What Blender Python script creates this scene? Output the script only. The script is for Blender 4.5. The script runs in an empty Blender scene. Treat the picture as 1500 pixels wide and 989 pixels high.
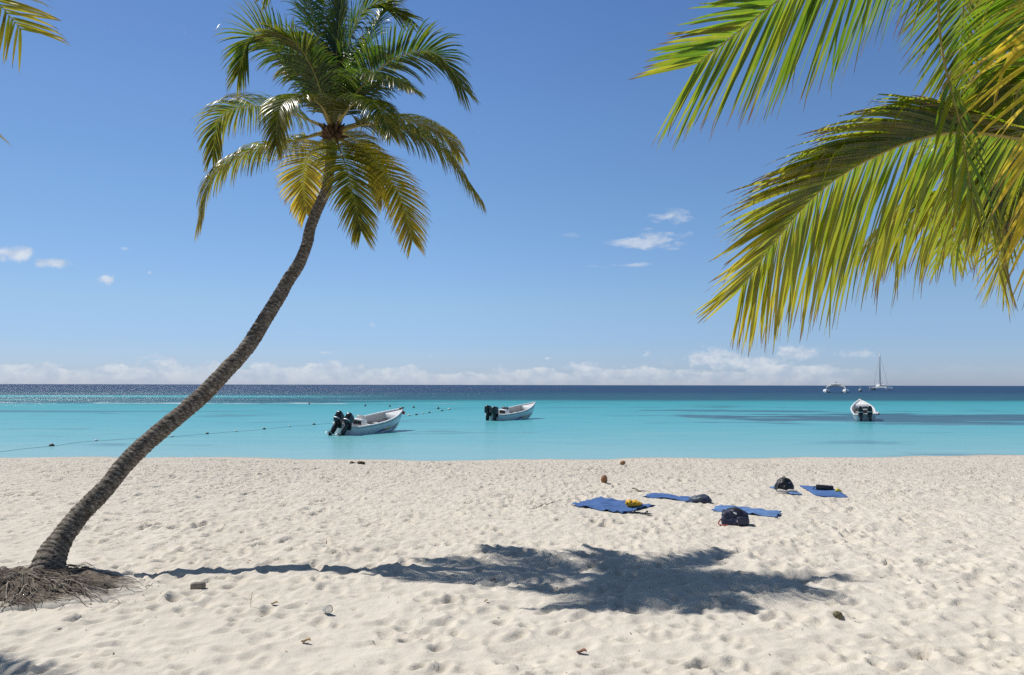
import bpy, bmesh, math, random
import numpy as np
from mathutils import Vector, Matrix, noise as mnoise
random.seed(7); rng = np.random.default_rng(11)
R = math.radians
scn = bpy.context.scene
col = scn.collection
V = Vector

# ------------------------------------------------------------------ camera
F = 1177.0; W0, H0 = 1500, 989
CAMZ = 2.4; SEA = -0.9
cam_d = bpy.data.cameras.new('camera'); cam = bpy.data.objects.new('camera', cam_d); col.objects.link(cam)
cam_d.sensor_width = 36; cam_d.lens = F/W0*36; cam_d.clip_start = 0.05; cam_d.clip_end = 200000
pitch = math.atan((564-494.5)/F)
RM = Matrix.Rotation(math.pi/2+pitch, 3, 'X') @ Matrix.Rotation(0.0018, 3, 'Z')
cam.matrix_world = Matrix.Translation((0, 0, CAMZ)) @ RM.to_4x4()
scn.camera = cam
def ray(px, py):
    return RM @ V(((px-W0/2)/F, (H0/2-py)/F, -1.0))
def P(px, py, D):
    d = ray(px, py); return V((0, 0, CAMZ)) + d*(D/d.y)
def Z(px, py, z):
    d = ray(px, py); return V((0, 0, CAMZ)) + d*((z-CAMZ)/d.z)

# ------------------------------------------------------------------ bookkeeping
def tag(o, label=None, cat=None, group=None, kind=None):
    if label: o['label'] = label
    if cat: o['category'] = cat
    if group: o['group'] = group
    if kind: o['kind'] = kind
    return o
def empty(name, loc=(0, 0, 0), rz=0.0):
    o = bpy.data.objects.new(name, None); col.objects.link(o)
    o.location = loc; o.rotation_euler = (0, 0, rz); o.empty_display_size = .2
    return o
def link_mesh(name, me, mat, parent=None, smooth=True):
    o = bpy.data.objects.new(name, me); col.objects.link(o)
    if mat and not me.materials: me.materials.append(mat)
    if smooth: me.polygons.foreach_set('use_smooth', [True]*len(me.polygons))
    if parent: o.parent = parent
    return o

class MB:
    """collects shapes into one mesh"""
    def __init__(s): s.v = []; s.f = []
    def add(s, vs, fs):
        b = len(s.v); s.v += [tuple(v) for v in vs]; s.f += [tuple(i+b for i in f) for f in fs]; return s
    def box(s, c, d, M=None, bev=0.0):
        bm = bmesh.new(); bmesh.ops.create_cube(bm, size=1)
        bmesh.ops.scale(bm, vec=d, verts=bm.verts)
        if bev: bmesh.ops.bevel(bm, geom=bm.edges[:], offset=bev, segments=2, profile=.6, affect='EDGES')
        X = Matrix.Translation(c)
        if M is not None: X = X @ M.to_4x4()
        bm.verts.index_update()
        s.add([X @ v.co for v in bm.verts], [[v.index for v in f.verts] for f in bm.faces]); bm.free(); return s
    def tube(s, pts, rad, n=8, cap=True):
        pts = [V(p) for p in pts]
        if not hasattr(rad, '__len__'): rad = [rad]*len(pts)
        vs = []; fs = []; up = None
        for i, p in enumerate(pts):
            t = (pts[min(i+1, len(pts)-1)] - pts[max(i-1, 0)]).normalized()
            if up is None:
                up = t.orthogonal().normalized()
            up = (up - t*up.dot(t)).normalized(); b = t.cross(up)
            for k in range(n):
                a = 2*math.pi*k/n; vs.append(p + (up*math.cos(a)+b*math.sin(a))*rad[i])
        for i in range(len(pts)-1):
            for k in range(n):
                k2 = (k+1) % n; fs.append((i*n+k, i*n+k2, (i+1)*n+k2, (i+1)*n+k))
        if cap: fs.append(tuple(range(n))[::-1]); fs.append(tuple((len(pts)-1)*n+k for k in range(n)))
        return s.add(vs, fs)
    def blob(s, c, r, sub=3, p=2.0, amp=0.0, fr=2.0, seed=0.0, M=None, flat=None, fn=None):
        bm = bmesh.new(); bmesh.ops.create_icosphere(bm, subdivisions=sub, radius=1)
        out = []
        for v in bm.verts:
            d = v.co.normalized()
            k = (abs(d.x)**p+abs(d.y)**p+abs(d.z)**p)**(-1/p)
            q = d*k
            if amp: q = q*(1+amp*mnoise.noise(q*fr+V((seed, seed*1.7, seed*.3)))+amp*.5*mnoise.noise(q*fr*2.3+V((seed, 0, seed))))
            q = V((q.x*r[0], q.y*r[1], q.z*r[2]))
            if fn: q = fn(q)
            if flat is not None: q.z = max(q.z, flat)
            if M is not None: q = M @ q
            out.append(q+V(c))
        bm.verts.index_update()
        s.add(out, [[v.index for v in f.verts] for f in bm.faces]); bm.free(); return s
    def build(s, name, mat, parent=None, smooth=True):
        me = bpy.data.meshes.new(name); me.from_pydata(s.v, [], s.f); me.update()
        bm = bmesh.new(); bm.from_mesh(me); bmesh.ops.recalc_face_normals(bm, faces=bm.faces); bm.to_mesh(me); bm.free()
        return link_mesh(name, me, mat, parent, smooth)

# ------------------------------------------------------------------ material helpers
class NT:
    def __init__(s, nt): s.nt = nt; s.n = nt.nodes; s.l = nt.links
    def node(s, t, **kw):
        n = s.n.new(t)
        for k, v in kw.items(): setattr(n, k, v)
        return n
    def set(s, sock, v):
        if v is None: return
        if isinstance(v, bpy.types.NodeSocket): s.l.new(v, sock)
        else:
            if hasattr(sock.default_value, '__len__') and not hasattr(v, '__len__'): v = (v, v, v, 1)[:len(sock.default_value)]
            if hasattr(v, '__len__') and len(v) == 3 and len(sock.default_value) == 4: v = (*v, 1)
            sock.default_value = v
    def m(s, op, a, b=None, c=None, clamp=False):
        n = s.node('ShaderNodeMath', operation=op, use_clamp=clamp)
        s.set(n.inputs[0], a); s.set(n.inputs[1], b) if b is not None else None
        if c is not None: s.set(n.inputs[2], c)
        return n.outputs[0]
    def vm(s, op, a, b=None):
        n = s.node('ShaderNodeVectorMath', operation=op); s.set(n.inputs[0], a)
        if b is not None: s.set(n.inputs[1], b)
        return n.outputs[0]
    def noise(s, vec, scale, detail=3, rough=.5, dist=0.0, out=0):
        n = s.node('ShaderNodeTexNoise'); s.set(n.inputs['Vector'], vec)
        n.inputs['Scale'].default_value = scale; n.inputs['Detail'].default_value = detail
        n.inputs['Roughness'].default_value = rough; n.inputs['Distortion'].default_value = dist
        return n.outputs[out]
    def mr(s, v, a, b, c=0.0, d=1.0, smooth=False):
        n = s.node('ShaderNodeMapRange'); n.interpolation_type = 'SMOOTHSTEP' if smooth else 'LINEAR'
        s.set(n.inputs[0], v); s.set(n.inputs[1], a); s.set(n.inputs[2], b); s.set(n.inputs[3], c); s.set(n.inputs[4], d); return n.outputs[0]
    def mix(s, f, a, b, blend='MIX'):
        n = s.node('ShaderNodeMix', data_type='RGBA', blend_type=blend)
        s.set(n.inputs[0], f); s.set(n.inputs[6], a); s.set(n.inputs[7], b); return n.outputs[2]
    def ramp(s, v, stops, interp='LINEAR'):
        n = s.node('ShaderNodeValToRGB'); s.set(n.inputs[0], v); e = n.color_ramp.elements
        n.color_ramp.interpolation = interp
        while len(e) < len(stops): e.new(.5)
        for i, (p, c) in enumerate(stops): e[i].position = p; e[i].color = (*c, 1)
        return n.outputs[0]
    def xyz(s, v):
        n = s.node('ShaderNodeSeparateXYZ'); s.set(n.inputs[0], v); return n.outputs
    def comb(s, x, y, z):
        n = s.node('ShaderNodeCombineXYZ'); s.set(n.inputs[0], x); s.set(n.inputs[1], y); s.set(n.inputs[2], z); return n.outputs[0]
    def bump(s, h, strength=.5, dist=.01, nrm=None):
        n = s.node('ShaderNodeBump'); s.set(n.inputs['Height'], h); s.set(n.inputs['Strength'], strength)
        n.inputs['Distance'].default_value = dist
        if nrm is not None: s.l.new(nrm, n.inputs['Normal'])
        return n.outputs[0]
def new_mat(name):
    m = bpy.data.materials.new(name); m.use_nodes = True; t = NT(m.node_tree)
    for n in list(t.n):
        if n.type == 'BSDF_PRINCIPLED': t.p = n
        elif n.type == 'OUTPUT_MATERIAL': t.o = n
    t.obj = t.node('ShaderNodeTexCoord').outputs['Object']
    t.pos = t.node('ShaderNodeNewGeometry').outputs['Position']
    return m, t
def simple(name, c, rough=.5, var=.12, scale=6, bump=0.0, metal=0.0, spec=.5, dirt=None, bscale=None):
    m, t = new_mat(name)
    n = t.noise(t.obj, scale, 4, .6)
    c1 = tuple(x*(1-var) for x in c); c2 = tuple(min(1, x*(1+var)) for x in c)
    cc = t.mix(t.mr(n, .3, .7), c1, c2)
    if dirt:
        cc = t.mix(t.mr(t.noise(t.obj, scale*1.7, 5, .7), .55, .75, 0, dirt[1]), cc, dirt[0])
    t.set(t.p.inputs['Base Color'], cc); t.set(t.p.inputs['Roughness'], t.mr(n, .2, .8, rough*.85, min(1, rough*1.15)))
    t.p.inputs['Metallic'].default_value = metal; t.p.inputs['Specular IOR Level'].default_value = spec
    if bump: t.set(t.p.inputs['Normal'], t.bump(t.noise(t.obj, bscale or scale*5, 4, .6), .6, bump))
    return m

# ------------------------------------------------------------------ sun and sky
SUN_AZ = R(62); SUN_EL = R(55.0)           # azimuth to the left of +Y
sdir = V((-math.sin(SUN_AZ)*math.cos(SUN_EL), math.cos(SUN_AZ)*math.cos(SUN_EL), math.sin(SUN_EL)))
sl = bpy.data.lights.new('sun', 'SUN'); sl.energy = 4.6; sl.angle = R(.53); sl.color = (1, .955, .89)
so = bpy.data.objects.new('sun', sl); col.objects.link(so); so.rotation_euler = (-sdir).to_track_quat('-Z', 'Y').to_euler(); so.location = (-20, 20, 30)
wd = bpy.data.worlds.new('World'); scn.world = wd; wd.use_nodes = True
t = NT(wd.node_tree); bg = [n for n in t.n if n.type == 'BACKGROUND'][0]
sky = t.node('ShaderNodeTexSky', sky_type='NISHITA'); sky.sun_disc = False
sky.sun_elevation = SUN_EL; sky.sun_rotation = -SUN_AZ; sky.altitude = 0
sky.air_density = 1.0; sky.dust_density = .35; sky.ozone_density = 2.6
g = t.node('ShaderNodeTexCoord').outputs['Generated']
x, y, z = t.xyz(g)
az = t.m('ARCTAN2', x, y)
def az_of(px): return math.atan((px-750)/F)
def el_of(py): return (564-py)/F
# cumulus bank low over the horizon
cv = t.comb(t.m('MULTIPLY', az, 22), t.m('MULTIPLY', z, 42), 3.7)
n1 = t.noise(cv, 1.0, 8, .62, .25)
cvb = t.comb(t.m('MULTIPLY', az, 7), t.m('MULTIPLY', z, 8), 9.1)
n2 = t.noise(cvb, 1.0, 2, .5)
top = t.m('ADD', t.mr(n2, .35, .65, .024, .040), t.m('MULTIPLY', .012, t.mr(t.m('ABSOLUTE', t.m('SUBTRACT', az, az_of(1105))), .03, .11, 1, 0, True)))
env = t.mr(z, .012, t.m('MULTIPLY', top, 1.0), .20, -.16)           # more cloud near the base
bank = t.mr(t.m('ADD', n1, env), .50, .60, 0, 1, True)
bank = t.m('MULTIPLY', bank, t.mr(z, 0.0, .03, .30, 1))
bank = t.m('MULTIPLY', bank, t.mr(z, .055, .066, 1, 0, True))
rgt = t.mr(az, az_of(1195), az_of(1290), 1, .12, True)
bank = t.m('MULTIPLY', bank, rgt)
def spot(px, py, rx, ry, seed, thr, k, amt, stretch=1.0):
    dx = t.m('DIVIDE', t.m('SUBTRACT', az, az_of(px)), rx/F); dz = t.m('DIVIDE', t.m('SUBTRACT', z, el_of(py)), ry/F)
    r2 = t.m('SQRT', t.m('ADD', t.m('MULTIPLY', dx, dx), t.m('MULTIPLY', dz, dz)))
    e = t.mr(r2, 0, 1, .35, -.25)
    nn = t.noise(t.comb(t.m('MULTIPLY', az, k), t.m('MULTIPLY', z, k*stretch), seed), 1.0, 7, .6, .3)
    return t.m('MULTIPLY', t.mr(t.m('ADD', nn, e), thr, thr+.28, 0, 1, True), amt)
spots = [spot(985, 324, 62, 24, 1.3, .50, 38, .75, 2.2), spot(950, 358, 115, 30, 5.1, .53, 32, .75, 3.0), spot(920, 391, 80, 7, 6.3, .50, 26, .5, 5),
         spot(12, 403, 44, 20, 2.2, .44, 50, 1.05), spot(68, 410, 42, 12, 4.7, .46, 50, .9), spot(154, 427, 18, 13, 7.7, .46, 60, .95), spot(216, 416, 9, 8, 8.1, .5, 60, .6),
         spot(178, 386, 12, 5, 9.9, .55, 60, .4), spot(1255, 521, 52, 15, 3.1, .52, 50, .6), spot(1225, 430, 75, 14, 12.1, .6, 30, .35, 3), spot(840, 347, 40, 8, 13.1, .6, 30, .25, 3),
         spot(1045, 524, 95, 26, 14.4, .46, 60, .95), spot(1165, 518, 48, 20, 15.9, .46, 64, .95), spot(1100, 532, 90, 16, 21.9, .44, 60, .8), spot(545, 478, 14, 8, 17, .58, 60, .25)]
mk = bank
for s_ in spots: mk = t.m('MAXIMUM', mk, s_)
shade = t.noise(t.comb(t.m('MULTIPLY', az, 60), t.m('MULTIPLY', t.m('ADD', z, .006), 90), 3.7), 1.0, 4, .55)
ccol = t.mix(t.mr(shade, .35, .62), (5.2, 6.0, 7.4), (8.4, 8.6, 8.9))
tint_ = t.ramp(t.m('MULTIPLY', z, 2.0), [(0, (.44, .56, .96)), (.02, (.44, .57, .95)), (.108, (.43, .56, .86)), (.194, (.49, .60, .79)), (.44, (.49, .635, .79)), (.66, (.48, .63, .80)), (.92, (.42, .58, .79)), (1, (.40, .43, .43))])
lf_ = t.mr(az, -.75, -.1, .84, 1.0)
sk = t.mix(1.0, t.mix(1.0, sky.outputs[0], tint_, 'MULTIPLY'), t.comb(t.m('MULTIPLY', lf_, 1.60), t.m('MULTIPLY', lf_, 1.56), t.m('MULTIPLY', lf_, 1.52)), 'MULTIPLY')
final = t.mix(t.m('MULTIPLY', mk, .72), sk, ccol)
t.set(bg.inputs['Color'], final); bg.inputs['Strength'].default_value = .095
scn.view_settings.view_transform = 'Standard'; scn.view_settings.look = 'None'
scn.view_settings.exposure = 0.0; scn.view_settings.gamma = 1; scn.view_settings.use_curve_mapping = False

# ------------------------------------------------------------------ sand
def hash2(ix, iy, s):
    h = (ix.astype(np.int64)*374761393 + iy.astype(np.int64)*668265263 + s*1442695041) & 0x7fffffff
    h = ((h ^ (h >> 13))*1274126177) & 0x7fffffff
    return ((h ^ (h >> 16)) & 0xffff)/65535.0
def vnoise(x, y, s=0):
    ix = np.floor(x); iy = np.floor(y); fx = x-ix; fy = y-iy
    fx = fx*fx*fx*(fx*(fx*6-15)+10); fy = fy*fy*fy*(fy*(fy*6-15)+10)
    a = hash2(ix, iy, s); b = hash2(ix+1, iy, s); c = hash2(ix, iy+1, s); d = hash2(ix+1, iy+1, s)
    return (a*(1-fx)+b*fx)*(1-fy) + (c*(1-fx)+d*fx)*fy - .5
def axis(segs):
    out = [segs[0][0]]
    for (a, b, f) in segs:
        x = a
        while x < b - 1e-6:
            x += f(x); out.append(min(x, b))
    return np.unique(np.round(np.array(out), 5))
pos = axis([(0, 7.6, lambda x: .03), (7.6, 30, lambda x: .0042*x), (30, 600, lambda x: .03*x*(.3+ (x/200)))])
XS = np.concatenate([-pos[::-1][:-1], pos])
YS = np.concatenate([-np.geomspace(60, .3, 40), [0], axis([(.3, 4.5, lambda y: .25), (4.5, 39, lambda y: .0048*y), (39, 300, lambda y: .06*y)])]); YS = np.unique(YS)
XX, YY = np.meshgrid(XS, YS)
def waterline(x):
    return 35.9 + 1.0*np.clip((-x-6)/18, 0, 1) + 3.0*np.clip((x-2)/26, 0, 1.5) + .25*np.sin(x*.35) + .12*np.sin(x*.93+1) + .8*vnoise(x/1.9, x*0+.5, 41) + .3*vnoise(x/.5, x*0+.5, 42)
def base(x, y):
    yw = waterline(x); u = np.clip((y-15)/(yw-15), 0, 1)
    z = SEA*(u*u*(1.6-.6*u))
    z = np.where(y > yw, SEA - (y-yw)*.06, z)
    return np.maximum(z, -6) + .10*vnoise(x/5, y/5, 3)*np.clip((yw-y)/8, 0, 1)
ZZ = base(XX, YY)
dry = np.clip((waterline(XX)-YY-.4)/2.5, 0, 1)
wx = XX + .12*vnoise(XX/.3, YY/.3, 21); wy = YY + .12*vnoise(XX/.3, YY/.3, 22)
REL = .035*vnoise(wx/.80, wy/.70, 5) + .042*vnoise(wx/.30, wy/.26, 6) + .036*vnoise(wx/.145, wy/.125, 7) + .007*vnoise(XX/.07, YY/.07, 8)
rd_ = 1-2*np.abs(vnoise(wx/.52, wy/.36, 31)*1.6); REL += .026*np.clip(rd_, -1, 1)**3
# trampled dents with low rims
nd = 0
while nd < 15000:
    yy = 4.6 + (38-4.6)*random.random()**.8; xx = random.uniform(-1, 1)*(yy*.70+1.5); nd += 1
    if abs(xx) > 27: continue
    r1 = random.uniform(.040, .092)*(1+.012*yy); el = random.uniform(1.2, 2.1); a = random.uniform(0, math.pi); dp = .010+.055*random.random()**1.7
    rr = r1*el*1.9
    i0, i1 = np.searchsorted(XS, (xx-rr, xx+rr)); j0, j1 = np.searchsorted(YS, (yy-rr, yy+rr))
    if i1-i0 < 2 or j1-j0 < 2: continue
    X = XX[j0:j1, i0:i1]-xx; Y = YY[j0:j1, i0:i1]-yy
    u = (X*math.cos(a)+Y*math.sin(a))/(r1*el); v = (-X*math.sin(a)+Y*math.cos(a))/r1
    q = np.sqrt(u*u+v*v)
    REL[j0:j1, i0:i1] += -dp*np.exp(-(q/.75)**3) + .34*dp*np.exp(-((q-1.15)/.32)**2)
def Gb(px, py):
    d = ray(px, py); k = 4/d.y
    for _ in range(30):
        p = V((0, 0, CAMZ)) + d*k; k = k + (float(base(np.array(p.x), np.array(p.y))) - p.z)/d.z*.8
    return V((0, 0, CAMZ)) + d*k
for (px_, py_, rx_, ry_) in ((898, 742, 1.05, .95), (990, 731, .85, .7), (1094, 751, .8, .7), (1150, 719, .55, .9), (1207, 721, .75, 1.0), (1077, 766, .4, .35)):
    p_ = Gb(px_, py_); q_ = np.sqrt(((XX-p_.x)/rx_)**2+((YY-p_.y)/ry_)**2)
    REL *= 1-.75*np.clip((1.25-q_)/.35, 0, 1)
REL *= .62+.75*np.clip(vnoise(XX/2.3, YY/2.0, 51)+vnoise(XX/.9, YY/.8, 52)*.6+.5, 0, 1.2)
ZZ = ZZ + (.88+.12*np.clip((YY-12)/12, 0, 1))*REL*dry
def H(x, y):
    i = int(np.clip(np.searchsorted(XS, x)-1, 0, len(XS)-2)); j = int(np.clip(np.searchsorted(YS, y)-1, 0, len(YS)-2))
    fx = (x-XS[i])/(XS[i+1]-XS[i]); fy = (y-YS[j])/(YS[j+1]-YS[j])
    return float((ZZ[j, i]*(1-fx)+ZZ[j, i+1]*fx)*(1-fy)+(ZZ[j+1, i]*(1-fx)+ZZ[j+1, i+1]*fx)*fy)
def G(px, py):
    """point of the sand seen at a pixel"""
    d = ray(px, py); o = V((0, 0, CAMZ)); k = 4/d.y
    z = 0
    for _ in range(30):
        p = o + d*k; zb = float(base(np.array(p.x), np.array(p.y)))
        k = k + (zb - p.z)/d.z*.8
    p = o + d*k; return V((p.x, p.y, H(p.x, p.y)))
ny, nx = XX.shape
me = bpy.data.meshes.new('sand')
me.vertices.add(nx*ny); me.vertices.foreach_set('co', np.stack([XX, YY, ZZ], -1).astype(np.float32).ravel())
idx = np.arange(nx*ny).reshape(ny, nx)
q = np.stack([idx[:-1, :-1], idx[:-1, 1:], idx[1:, 1:], idx[1:, :-1]], -1).reshape(-1, 4)
me.loops.add(q.size); me.loops.foreach_set('vertex_index', q.ravel().astype(np.int32))
me.polygons.add(len(q)); me.polygons.foreach_set('loop_start', np.arange(0, q.size, 4, dtype=np.int32)); me.polygons.foreach_set('loop_total', np.full(len(q), 4, dtype=np.int32))
me.update(calc_edges=True); me.validate()
ms, t = new_mat('dry_sand')
yv = t.xyz(t.pos)
fine = t.noise(t.pos, 260, 3, .7); mid = t.noise(t.pos, 38, 4, .65); big = t.noise(t.pos, 1.1, 4, .6); lump = t.noise(t.pos, 11, 3, .6)
c = t.mix(t.mr(big, .3, .7), (.560, .515, .445), (.640, .594, .512))
c = t.mix(t.mr(mid, .3, .7, 0, .3), c, (.58, .51, .425))
c = t.mix(t.mr(fine, .62, .75, 0, .3), c, (.30, .24, .18))
c = t.mix(t.mr(t.noise(t.pos, 9, 5, .7), .66, .74, 0, .28), c, (.22, .17, .12))     # scattered plant grit
wet = t.m('ADD', t.mr(yv[2], SEA+.10, SEA-.02, 0, 1, True), 0)
c = t.mix(t.m('MULTIPLY', wet, .55), c, (.33, .29, .23))
t.set(t.p.inputs['Base Color'], c); t.p.inputs['Roughness'].default_value = .95; t.p.inputs['Specular IOR Level'].default_value = .15
b = t.bump(t.noise(t.pos, 5.5, 4, .6), t.mr(yv[1], 10, 25, .0, .9), .10); b = t.bump(lump, t.mr(yv[1], 8, 20, .30, .75), .05, b); b = t.bump(mid, .35, .010, b); b = t.bump(fine, .25, .003, b)
t.set(t.p.inputs['Normal'], b)
tag(link_mesh('sand', me, ms), kind='structure')

# ------------------------------------------------------------------ sea
mw, t = new_mat('sea_water')
X, Y, _ = t.xyz(t.pos)
lo = t.m('LOGARITHM', t.m('MAXIMUM', Y, 20), 10)
wob = t.m('MULTIPLY', t.m('SUBTRACT', t.noise(t.vm('MULTIPLY', t.pos, (.006, .02, 0)), 1, 4, .6), .5), .09)
u = t.mr(t.m('ADD', lo, wob), 1.50, 2.60)
def U(py): return (math.log10(3.3*F/(py-564))-1.50)/1.10
body = t.ramp(u, [(0, (.245, .445, .455)), (U(664), (.205, .420, .440)), (U(645), (.130, .385, .420)), (U(622), (.070, .345, .400)), (U(600), (.045, .310, .365)),
                  (U(588.5), (.036, .275, .325)), (U(585), (.012, .085, .135)), (U(576), (.008, .058, .120)), (1, (.006, .034, .110))])
# seagrass beds on the lagoon floor
def patch(cx, cy, rx, ry, sc, seed, thr, k):
    e = t.m('SQRT', t.m('ADD', t.m('POWER', t.m('DIVIDE', t.m('ABSOLUTE', t.m('SUBTRACT', X, cx)), rx), 2), t.m('POWER', t.m('DIVIDE', t.m('ABSOLUTE', t.m('SUBTRACT', Y, cy)), ry), 2)))
    nn = t.noise(t.vm('ADD', t.vm('MULTIPLY', t.pos, (sc*.45, sc, 0)), (seed, seed, 0)), 1, 5, .62)
    return t.m('MULTIPLY', t.mr(t.m('SUBTRACT', nn, t.mr(e, .3, 1.1, -.12, .25)), thr, thr+.10, 0, 1, True), k)
pm = patch(46, 84, 36, 17, .15, 3, .40, 1.0)
pm = t.m('MAXIMUM', pm, patch(30, 104, 18, 7, .2, 8, .42, .8))
pm = t.m('MAXIMUM', pm, patch(40, 70, 12, 5, .25, 11, .42, .7))
pm = t.m('MAXIMUM', pm, patch(-58, 98, 30, 4, .12, 4, .32, .6))
pm = t.m('MAXIMUM', pm, patch(-75, 158, 62, 24, .08, 9, .36, .92))
pm = t.m('MAXIMUM', pm, patch(0, 118, 40, 10, .12, 14, .60, .4))
body = t.mix(pm, body, (.012, .075, .125))
# pale sand ripples seen through the shallows
rp = t.noise(t.vm('MULTIPLY', t.pos, (.12, .5, 0)), 1, 5, .6)
body = t.mix(t.m('MULTIPLY', t.mr(rp, .35, .7, 0, .30), t.mr(Y, 36, 110, 1, .4)), body, (.28, .47, .47))
# foam where the swell breaks over the reef
lite = t.m('MULTIPLY', t.mr(t.m('ABSOLUTE', t.m('SUBTRACT', Y, 222)), 12, 26, .85, 0), t.mr(X, -70, -30, 1, 0))
body = t.mix(lite, body, (.05, .31, .37))
fo = t.noise(t.vm('MULTIPLY', t.pos, (.07, .16, 0)), 1, 8, .72)
fy = t.m('ADD', 143, t.m('MULTIPLY', t.m('SUBTRACT', t.noise(t.vm('MULTIPLY', t.pos, (.03, 0, 0)), 1, 2, .5), .5), 26))
fm = t.m('MULTIPLY', t.mr(t.m('SUBTRACT', fo, t.mr(t.m('ABSOLUTE', t.m('SUBTRACT', Y, fy)), 1, 9, 0, .35)), .50, .56), t.mr(X, -40, 0, 1, .0))
body = t.mix(fm, body, (.75, .78, .8))
WB = body
t.p.inputs['IOR'].default_value = 1.33; t.set(t.p.inputs['Specular IOR Level'], t.m('MULTIPLY', t.mr(Y, 60, 170, .35, .38), t.mr(X, -30, 30, 1, .5)))
t.set(t.p.inputs['Roughness'], t.mr(Y, 40, 160, .22, .13))
w1 = t.noise(t.vm('MULTIPLY', t.pos, (.9, 1.7, 1)), 1.2, 4, .6, .4)
w2 = t.noise(t.vm('MULTIPLY', t.pos, (.25, .6, 1)), 1.0, 3, .55, .3)
w3 = t.noise(t.vm('MULTIPLY', t.pos, (.012, .07, 1)), 1.0, 4, .65, .3)
wf = t.noise(t.vm('MULTIPLY', t.pos, (.20, .95, 1)), 1.0, 2.5, .5, .2)
gust = t.m('MULTIPLY', t.mr(w3, .35, .65, .35, 1.45), t.mr(t.m('DIVIDE', X, Y), -.55, .2, 1.5, .25))
def bumpd(h, dist, nrm=None):
    n = t.node('ShaderNodeBump'); t.set(n.inputs['Height'], h); n.inputs['Strength'].default_value = 1; t.set(n.inputs['Distance'], dist)
    if nrm is not None: t.l.new(nrm, n.inputs['Normal'])
    return n.outputs[0]
b = bumpd(w1, t.m('MULTIPLY', gust, t.mr(Y, 90, 250, .05, .30))); b = bumpd(w2, t.m('MULTIPLY', gust, t.mr(Y, 60, 250, .08, .45)), b); b = bumpd(wf, t.m('MULTIPLY', gust, t.mr(Y, 110, 330, .0, 3.0)), b)
dif = t.node('ShaderNodeBsdfDiffuse'); t.set(dif.inputs['Color'], WB)
glo = t.node('ShaderNodeBsdfGlossy'); glo.inputs['Color'].default_value = (1, 1, 1, 1); t.set(glo.inputs['Roughness'], t.mr(Y, 40, 260, .20, .30)); t.l.new(b, glo.inputs['Normal'])
fre = t.node('ShaderNodeFresnel'); fre.inputs['IOR'].default_value = 1.33; t.l.new(b, fre.inputs['Normal'])
mxs = t.node('ShaderNodeMixShader'); t.set(mxs.inputs[0], t.m('MINIMUM', fre.outputs[0], t.mr(Y, 36, 160, .30, .10)))
t.l.new(dif.outputs[0], mxs.inputs[1]); t.l.new(glo.outputs[0], mxs.inputs[2]); t.l.new(mxs.outputs[0], t.o.inputs[0])
me = bpy.data.meshes.new('sea')
ysea = [30, 60, 120, 250, 600, 2000, 8000, 60000]; xsea = [-60000, -8000, -1500, -300, 0, 300, 1500, 8000, 60000]
vs = [(a, b_, SEA) for b_ in ysea for a in xsea]; n = len(xsea)
me.from_pydata(vs, [], [(j*n+i, j*n+i+1, (j+1)*n+i+1, (j+1)*n+i) for j in range(len(ysea)-1) for i in range(n-1)])
tag(link_mesh('sea', me, mw), kind='structure')

# ------------------------------------------------------------------ palms
def leaf_material(name, green, yellow, tip, trans_g, trans_y, tfac=.42):
    m, t = new_mat(name)
    a = t.node('ShaderNodeAttribute', attribute_name='tint').outputs['Color']
    al, rn, ye = [t.node('ShaderNodeSeparateColor')][0:1]*3
    sc = al; t.set(sc.inputs[0], a); along, rand, yel = sc.outputs[0], sc.outputs[1], sc.outputs[2]
    yf = t.m('ADD', t.m('MULTIPLY', yel, t.mr(along, 0, .9, .45, 1.15)), t.m('MULTIPLY', t.m('SUBTRACT', rand, .5), .30), clamp=True)
    sp = t.noise(t.pos, 14, 3, .6)
    yf = t.m('ADD', yf, t.mr(sp, .3, .7, -.10, .12), clamp=True)
    base_c = t.mix(yf, green, yellow)
    tf = t.mr(t.m('ADD', along, t.m('MULTIPLY', t.m('SUBTRACT', rand, .5), .16)), .86, .97)
    base_c = t.mix(tf, base_c, tip)
    tc = t.mix(yf, trans_g, trans_y); tc = t.mix(tf, tc, tuple(q*.8 for q in tip))
    t.set(t.p.inputs['Base Color'], base_c); t.p.inputs['Roughness'].default_value = .29; t.p.inputs['Specular IOR Level'].default_value = .55
    tr = t.node('ShaderNodeBsdfTranslucent'); t.set(tr.inputs[0], tc)
    mx = t.node('ShaderNodeMixShader'); mx.inputs[0].default_value = tfac
    t.l.new(t.p.outputs[0], mx.inputs[1]); t.l.new(tr.outputs[0], mx.inputs[2]); t.l.new(mx.outputs[0], t.o.inputs[0])
    return m
M_leaf = leaf_material('palm_leaflet', (.030, .066, .012), (.42, .31, .030), (.22, .12, .05), (.085, .21, .012), (1.0, .74, .06), .44)
M_near = leaf_material('near_palm_leaflet', (.045, .088, .014), (.42, .30, .035), (.26, .15, .07), (.21, .38, .018), (.95, .70, .05), .52)
M_rachis = simple('palm_rachis', (.34, .27, .07), .4, .25, 8)
M_fibre = simple('palm_fibre', (.085, .045, .022), .9, .4, 30, .004)
mt, t = new_mat('palm_bark')
al = t.node('ShaderNodeAttribute', attribute_name='tint').outputs['Color']
n = t.noise(t.pos, 9, 5, .7); n_ = t.noise(t.vm('MULTIPLY', t.pos, (1, 1, 4)), 22, 4, .65)
c = t.mix(t.mr(n, .35, .65), (.060, .046, .035), (.200, .170, .135)); c = t.mix(t.mr(n_, .53, .62, 0, .8), c, (.43, .40, .35))
c = t.mix(t.m('MULTIPLY', t.xyz(al)[0], .7), c, (.040, .028, .020))
t.set(t.p.inputs['Base Color'], c); t.p.inputs['Roughness'].default_value = .85; t.p.inputs['Specular IOR Level'].default_value = .25
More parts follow.
